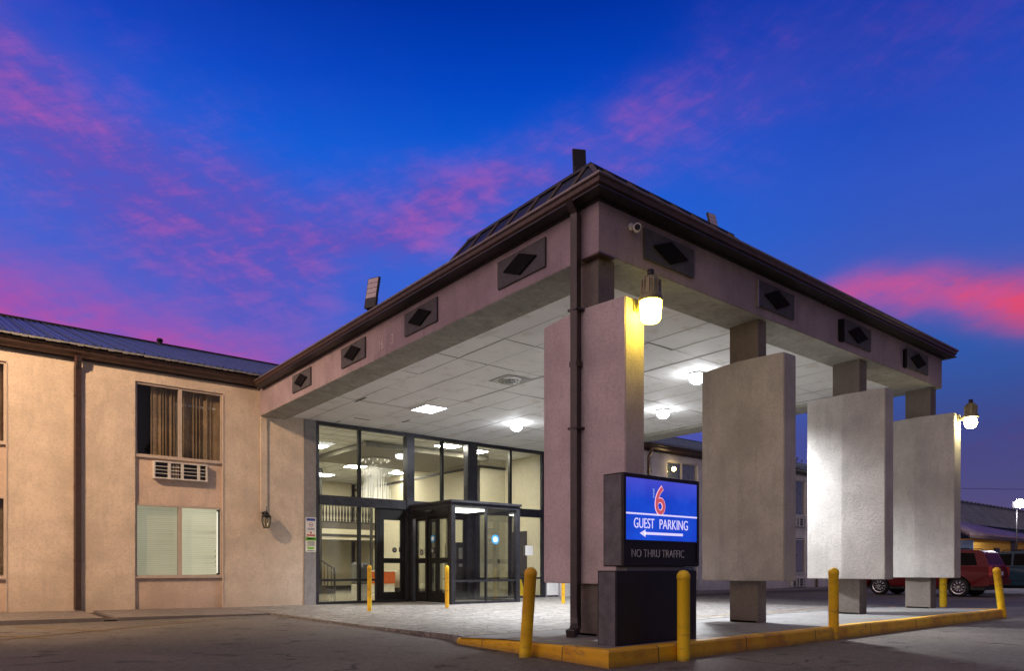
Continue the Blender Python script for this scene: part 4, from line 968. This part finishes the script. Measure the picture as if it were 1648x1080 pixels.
# ------------------------------------------------------------------ wall lantern, signs, utility box
t = thing('wall_lantern', 'unlit black carriage lantern with glass panes on the peach wall', 'lantern', (7.07, YW, 2.5))
lx, ly = 7.07, YW - .24
mb = MB(); mb.cyl((lx, YW - .05, 2.68), (lx, YW - .08, 2.68), .06, seg=14); mb.tube([(lx, YW - .07, 2.68), (lx, YW - .16, 2.74), (lx, ly, 2.72)], .014); mb.build('arm', 'black', t)
mb = MB(); mb.lathe([(.001, .36), (.012, .30), (.02, .27), (.06, .24), (.10, .17), (.135, .135), (.13, .12)], (lx, ly, 2.46), 12, False); mb.cyl((lx, ly, 2.80), (lx, ly, 2.88), .008, seg=6); mb.build('cap', 'black', t)
mb = MB(); mb.lathe([(.125, .12), (.13, .02), (.11, -.10), (.075, -.18)], (lx, ly, 2.46), 16); mb.build('glass_shade', 'lantern_glass', t)
mb = MB()
for k in range(6):
    a = 2 * math.pi * k / 6; mb.tube([(lx + r_ * math.cos(a), ly + r_ * math.sin(a), 2.46 + z_) for r_, z_ in ((.128, .12), (.133, .02), (.113, -.10), (.078, -.18))], .007, 5)
mb.cyl((lx, ly, 2.26), (lx, ly, 2.285), .085, seg=14); mb.build('cage', 'black', t)
def notice(x0, x1, z0, z1, label, mat, deco):
    y = YW - .034
    t = thing('wall_notice', label, 'notice', (x0, y, z0), group='notices stacked on the block pilaster')
    MB().box(x0, x1, y - .008, y, z0, z1).build('board', mat, t)
    for nm, a, b, c, d_, m in deco:
        w = x1 - x0; h = z1 - z0; MB().box(x0 + a * w, x0 + b * w, y - .011, y - .008, z0 + c * h, z0 + d_ * h).build(nm, m, t)
    return t, y
t, y = notice(8.30, 8.62, 2.24, 2.64, 'small white notice with blue header on the block pilaster, topmost', 'white', [('header', .08, .92, .74, .93, 'navy'), ('caption', .2, .8, .08, .12, 'ink'), ('caption', .12, .88, .0 + .16, .2, 'navy')])
mb = MB(); mb.lathe([(.055, 0), (.07, 0)], (0, 0, 0), 20, False); mb.v = [(8.46 + a, y - .012, 2.42 + b) for a, b, c in mb.v]; mb.build('ring', 'red', t)
mb = MB(); mb.box(8.42, 8.50, y - .012, y - .010, 2.41, 2.43); mb.build('cigarette', 'ink', t)
notice(8.30, 8.62, 2.06, 2.235, 'narrow white notice with red lettering on the block pilaster', 'cream', [('emblem', .42, .58, .55, .9, 'red'), ('caption', .1, .9, .16, .42, 'red')])
notice(8.30, 8.62, 1.62, 2.055, 'tall white notice with green band on the block pilaster, lowest', 'cream', [('band', 0, 1, .76, 1, 'green'), ('caption', .14, .86, .83, .93, 'cream'), ('line', .18, .82, .66, .70, 'ink'), ('line', .1, .9, .58, .62, 'ink'), ('line', .2, .8, .50, .54, 'ink'), ('line', .12, .88, .42, .46, 'ink'), ('emblem', .16, .8, .18, .34, 'green'), ('line', .1, .9, .06, .10, 'ink')])
tag(MB().box(17.78, 18.3, YW - .12, YW - .034, .12, .72, .01).build('utility_box', 'white'), 'white utility box low on the block wall right of the glass', 'utility box')
tag(MB().box(26.35, 26.6, YW + .03, YW + .045, 4.9, 5.0).build('x', 'black'), 'x', 'x') if False else None
# small warm lamp on far wing
t = thing('wall_lamp', 'small warm glowing lamp by the upper window of the far wing', 'lamp', (25.2, YW - .1, 5.45))
mb = MB(); mb.lathe([(.001, -.1), (.07, -.07), (.09, 0), (.07, .07), (.001, .1)], (25.2, YW - .12, 5.55), 14); mb.build('globe', 'smalllamp', t)
mb = MB(); mb.box(25.15, 25.25, YW - .05, YW + .02, 5.5, 5.62); mb.build('mount', 'bronze_dark', t)
# lot lamp standing left of the view, whose warm light falls on the left wing
t = thing('parking_lot_lamp', 'tall parking lot lamp with warm light standing left of the left wing', 'street lamp', (-4.6, 13.6, 0))
mb = MB(); mb.cyl((0, 0, 0), (0, 0, 9.4), .11, .07, 14); mb.cyl((0, 0, 0), (0, 0, .5), .3, .3, 18); mb.tube([(0, 0, 9.3), (.35, .35, 9.5), (.8, .8, 9.5)], .04); mb.build('pole', 'bronze_dark', t, False)
mb = MB(); mb.box(.6, 1.2, .7, 1.1, 9.48, 9.62, .03); mb.build('head', 'bronze_dark', t, False)
mb = MB(); mb.box(.66, 1.14, .74, 1.06, 9.46, 9.478); mb.build('lens', 'sodium', t, False)
pl = bpy.data.lights.new('lamp_light', 'SPOT'); pl.energy = 8200; pl.color = (1, .66, .38); pl.shadow_soft_size = .22; pl.spot_size = R(118); pl.spot_blend = 1
po = bpy.data.objects.new('lamp_light', pl); C.objects.link(po); po.parent = t; po.location = (.9, .9, 9.4); po.rotation_euler = Vector((5.4, 5.8, -6.2)).to_track_quat('-Z', 'Y').to_euler()

# ------------------------------------------------------------------ cars
def suv(loc, rz, paint, label):
    """front points along local +y"""
    t = thing('parked_car', label, 'car', loc, rz, 'cars parked beyond the canopy')
    L_, Wd = 5.25, 1.0
    # lower body side profile (y,z), rear at y=0
    def arch(yc, r=.47, z0=.40):
        return [(yc + r * math.cos(a), max(z0, .38 + r * math.sin(a))) for a in [R(q) for q in range(0, 181, 15)]]
    ra, fa = 1.18, 4.25
    low = [(.02, .55), (.0, .95), (.06, 1.22), (3.35, 1.24), (4.3, 1.17), (5.05, 1.05), (5.2, .8), (5.2, .5), (5.05, .40)]
    bot = [(fa + .47, .40)] + arch(fa)[1:-1] + [(fa - .47, .40), (ra + .47, .40)] + arch(ra)[1:-1] + [(ra - .47, .42), (.12, .45)]
    prof = low + bot
    m = MB(); n = len(prof)
    def wid(y, z):
        w = Wd - .05 * max(0, (z - .8) / .45) - .03 * max(0, (.6 - z) / .3)
        return w - (.13 * max(0, (y - 4.3) / .9) ** 2) - .05 * max(0, (.3 - y) / .3) ** 2
    Lf = [(-wid(y, z), y, z) for y, z in prof]; Rt = [(wid(y, z), y, z) for y, z in prof]
    m.raw(Lf + Rt, [tuple(range(n)), tuple(range(n, 2 * n))[::-1]] + [(i, (i + 1) % n, n + (i + 1) % n, n + i) for i in range(n)])
    m.box(-1.0 - .012, -.985, 1.7, 3.7, .62, .68); m.box(.985, 1.012, 1.7, 3.7, .62, .68)
    body = m.build('body', paint, t, False)
    # cabin
    cp = [(.10, 1.20), (.34, 1.78), (.50, 1.86), (1.6, 1.90), (2.9, 1.87), (3.15, 1.80), (3.95, 1.20)]
    def cw(z): return .94 - .20 * max(0, (z - 1.22) / .68)
    m = MB(); n = len(cp); A = [(-cw(z), y, z) for y, z in cp]; Bq = [(cw(z), y, z) for y, z in cp]
    m.raw(A + Bq, [tuple(range(n)), tuple(range(n, 2 * n))[::-1]] + [(i, (i + 1) % n, n + (i + 1) % n, n + i) for i in range(n)]); m.build('roof', paint, t, False)
    for sx_ in (-1, 1):
        for nm, poly in (('side_window', [(.52, 1.27), (.66, 1.74), (1.42, 1.78), (1.42, 1.27)]), ('side_window', [(1.50, 1.27), (1.50, 1.78), (2.32, 1.78), (2.32, 1.27)]), ('side_window', [(2.40, 1.27), (2.40, 1.78), (2.95, 1.76), (3.62, 1.27)])):
            m = MB(); m.face([(sx_ * (cw(z) + .006), y, z) for y, z in poly]); m.build(nm, 'carglass', t, False)
    m = MB(); m.face([(-.74, .145 - .008, 1.32), (.74, .145 - .008, 1.32), (.66, .31 - .008, 1.72), (-.66, .31 - .008, 1.72)]); m.build('rear_window', 'carglass', t, False)
    m = MB(); m.face([(-.74, 3.83 + .01, 1.30), (.74, 3.84, 1.30), (.66, 3.27, 1.72), (-.66, 3.27, 1.72)]); m.build('windscreen', 'carglass', t, False)
    m = MB(); 
    for s_ in (-.66, .66): m.tube([(s_, .8, 1.885), (s_, .9, 1.94), (s_, 2.7, 1.94), (s_, 2.8, 1.88)], .02, 6)
    m.build('roof_rack', 'black', t, False)
    m = MB(); m.box(-.97, .97, -.08, .10, .48, .72, .03); m.build('bumper', paint, t, False)
    m = MB(); m.box(-.26, .26, -.012, .02, .86, 1.02); m.build('number_plate', 'white', t, False)
    for s_ in (-1, 1):
        m = MB(); m.box(s_ * .96 - .075, s_ * .96 - .0 if s_ > 0 else s_ * .96 + .075, -.02, .12, .84, 1.22, .012) if s_ > 0 else m.box(-.965, -.885, -.02, .12, .84, 1.22, .012); m.build('tail_light', 'tail', t, False)
        m = MB(); m.box(min(s_ * .55, s_ * .86), max(s_ * .55, s_ * .86), 5.02, 5.17, .82, 1.0, .02); m.build('headlight', 'chrome', t, False)
        m = MB(); m.box(min(s_ * 1.0, s_ * 1.2), max(s_ * 1.0, s_ * 1.2), 3.42, 3.55, 1.24, 1.40, .02); m.build('mirror', paint, t, False)
    for wy in (ra, fa):
        for s_ in (-1, 1):
            x0 = s_ * .97; x1 = s_ * .74
            w_ = thing('wheel', None, None, (0, 0, 0)); w_.parent = t
            del w_
    for o_ in [c for c in t.children if c.type == 'EMPTY']: bpy.data.objects.remove(o_)
    for wy in (ra, fa):
        for s_ in (-1, 1):
            x0 = s_ * .96; x1 = s_ * .74; zc_ = .385
            m = MB(); seg = 28
            prof_ = [(x1, .26), (x1, .36), (x1 + s_ * .03, .385), (x0 - s_ * .03, .385), (x0, .36), (x0 - s_ * .01, .275)]
            vs = []; 
            for xx, rr in prof_:
                for k in range(seg): a = 2 * math.pi * k / seg; vs.append((xx, wy + rr * math.cos(a), zc_ + rr * math.sin(a)))
            m.raw(vs, [(i * seg + k, i * seg + (k + 1) % seg, (i + 1) * seg + (k + 1) % seg, (i + 1) * seg + k) for i in range(5) for k in range(seg)], True)
            w = m.build('wheel', 'rubber', t, False)
            m = MB(); xo = x0 - s_ * .015
            for k in range(seg):
                a0 = 2 * math.pi * k / seg; a1 = 2 * math.pi * (k + 1) / seg
                m.face([(xo, wy + .275 * math.cos(a0), zc_ + .275 * math.sin(a0)), (xo, wy + .275 * math.cos(a1), zc_ + .275 * math.sin(a1)), (xo - s_ * .01, wy + .245 * math.cos(a1), zc_ + .245 * math.sin(a1)), (xo - s_ * .01, wy + .245 * math.cos(a0), zc_ + .245 * math.sin(a0))])
            for k in range(10):
                a = 2 * math.pi * k / 10
                for da in (-.09, .09):
                    p0 = (xo - s_ * .02, wy + .06 * math.cos(a), zc_ + .06 * math.sin(a)); p1 = (xo - s_ * .012, wy + .25 * math.cos(a + da), zc_ + .25 * math.sin(a + da)); m.cyl(p0, p1, .016, .012, 6)
            m.cyl((xo - s_ * .03, wy, zc_), (xo, wy, zc_), .06, seg=14); m.build('rim', 'chrome', w, False)
            m = MB(); m.cyl((xo - s_ * .06, wy, zc_), (xo - s_ * .05, wy, zc_), .27, seg=24); m.build('brake_disc', 'black', w, False)
    m = MB(); m.box(-.85, .85, .3, 4.9, .28, .44); m.build('underbody', 'black', t, False)
    return t
suv((32.55, 9.75, 0), R(0), 'carred', 'red sport utility vehicle parked beyond the farthest pillar, rear end toward the right')
suv((36.9, 8.0, 0), R(0), 'carblue', 'dark blue grey sport utility vehicle at the right edge, behind the red one')

# ------------------------------------------------------------------ far buildings
F = thing('orange_building', 'low orange walled building with brown metal porch roof behind the parked cars', 'building', (62, 20, 0))
mb = MB(); mb.box(56.9, 78, 18.7, 21.0, 0, 3.3); mb.build('wall', 'orangewall', F)
mb = MB(); mb.box(56.82, 56.9, 18.7, 20.9, 0, 3.2); mb.build('side_wall', 'bluewall', F)
RP = [(55.3, 18.45, 3.55), (79, 18.45, 3.5), (79, 21.0, 4.0), (72, 21.0, 4.05), (56.2, 21.0, 4.95)]
mb = MB(); mb.raw(RP + [(x, y, z - .16) for x, y, z in RP], [(0, 1, 2, 3, 4), (5, 9, 8, 7, 6)] + [(k, (k + 1) % 5, 5 + (k + 1) % 5, 5 + k) for k in range(5)])
x = 55.6
while x < 72: mb.tube([(x, 18.45, 3.56), (x + .25, 21.0, 4.97 - (x - 55.3) * .054)], (.03, .03), sq=True); x += .6
mb.build('roof', 'brownroof', F)
mb = MB(); mb.box(55.3, 79, 18.40, 18.45, 3.30, 3.52); mb.build('eave_board', 'bronze', F)
for wx in (60.9, 66.5):
    mb = MB(); mb.box(wx, wx + 1.1, 18.62, 18.72, 1.7, 2.7); w = mb.build('window', 'alu_dark', F)
    for q in (.08, .6): MB().box(wx + q, wx + q + .42, 18.6, 18.625, 1.77, 2.63).build('pane', 'glass_dark', w)
MB().box(64.6, 65.4, 18.6, 18.7, 0, 3.3).build('corner_post', 'lobby_trim', F)
F2 = thing('metal_shed', 'large grey shed with sloping ribbed metal roof behind the orange building', 'shed', (80, 24, 0))
mb = MB(); mb.box(60, 112, 21.6, 30, 0, 4.7); mb.build('wall', 'bluewall', F2)
mb = MB(); mb.raw([(58, 21.2, 4.7), (113, 21.2, 4.7), (113, 24.6, 7.2), (58, 24.6, 7.2), (113, 31, 4.7), (58, 31, 4.7)], [(0, 1, 2, 3), (3, 2, 4, 5)])
x = 58.2
while x < 112: mb.tube([(x, 21.2, 4.72), (x, 24.6, 7.22)], (.05, .05), sq=True); x += .8
mb.build('roof', 'greyroof', F2)
x = 58.5; mb = MB()
mb.box(58.5, 112, 24.45, 24.65, 7.18, 7.26)
while x < 112: mb.box(x, x + .5, 24.4, 24.6, 7.25, 7.34); x += 1.0
mb.build('ridge_vent', 'greyroof', F2)
fx, fy = 57.2, 16.2
t = thing('yard_floodlight', 'glaring white floodlight on a mast at the right edge above the shed roof', 'floodlight', (fx, fy, 0))
mb = MB(); mb.cyl((0, 0, 0), (0, 0, 5.6), .06, .05, 10); mb.build('pole', 'bronze_dark', t, False)
mb = MB(); mb.box(-.3, .1, -.2, .2, 5.3, 5.75, .04); mb.build('housing', 'bronze_dark', t, False)
mb = MB(); mb.lathe([(.001, -.3), (.2, -.23), (.3, 0), (.2, .23), (.001, .3)], (-.4, -.3, 5.56), 16); mb.build('lens', 'floodface', t, False)
# power line
mb = MB(); pts = [(60 + 8 * i, 60 - 3.0 * i, 13.6 - .9 * math.sin(math.pi * min(1, i / 10))) for i in range(11)]
mb.tube(pts, .03, 5); tag(mb.build('power_line', 'black'), 'thin dark power line crossing the low sky at the right', 'cable')
# ------------------------------------------------------------------ trees behind the far wing
def tree(x, y, h, cr, label, seed):
    rnd = random.Random(seed); t = thing('tree', label, 'tree', (x, y, 0), group='trees behind the motel')
    m = MB(); m.cyl((0, 0, 0), (.1, .1, h * .5), .25, .16, 10)
    ends = []
    for k in range(7):
        a = rnd.random() * 6.28; e = Vector((math.cos(a) * cr * .6, math.sin(a) * cr * .6, h * (.6 + .3 * rnd.random()))); m.cyl((.05, .05, h * (.3 + .15 * rnd.random())), e, .1, .03, 7); ends.append(e)
    m.build('trunk', 'bark', t, False)
    m = MB(); cl = ends + [Vector((rnd.gauss(0, cr * .4), rnd.gauss(0, cr * .4), h * (.6 + .35 * rnd.random()))) for _ in range(26)]
    for c in cl:
        rr = cr * (.22 + .2 * rnd.random())
        for _ in range(150):
            d = Vector((rnd.gauss(0, 1), rnd.gauss(0, 1), rnd.gauss(0, .8))); d = d.normalized() * rr * rnd.random() ** .4; p = c + d
            s_ = .09 + .07 * rnd.random(); a = Vector((rnd.gauss(0, 1), rnd.gauss(0, 1), rnd.gauss(0, 1))).normalized() * s_; b = a.orthogonal().normalized() * s_ * .7
            m.face([p - a, p + b, p + a, p - b])
    m.build('crown', 'leaf', t, False)
tree(46, 32, 10.6, 3.2, 'dark tree showing above the far wing roof between two slab panels', 3)
tree(50.5, 30, 9.6, 3.2, 'rounder dark tree just right of the first one behind the roof', 5)
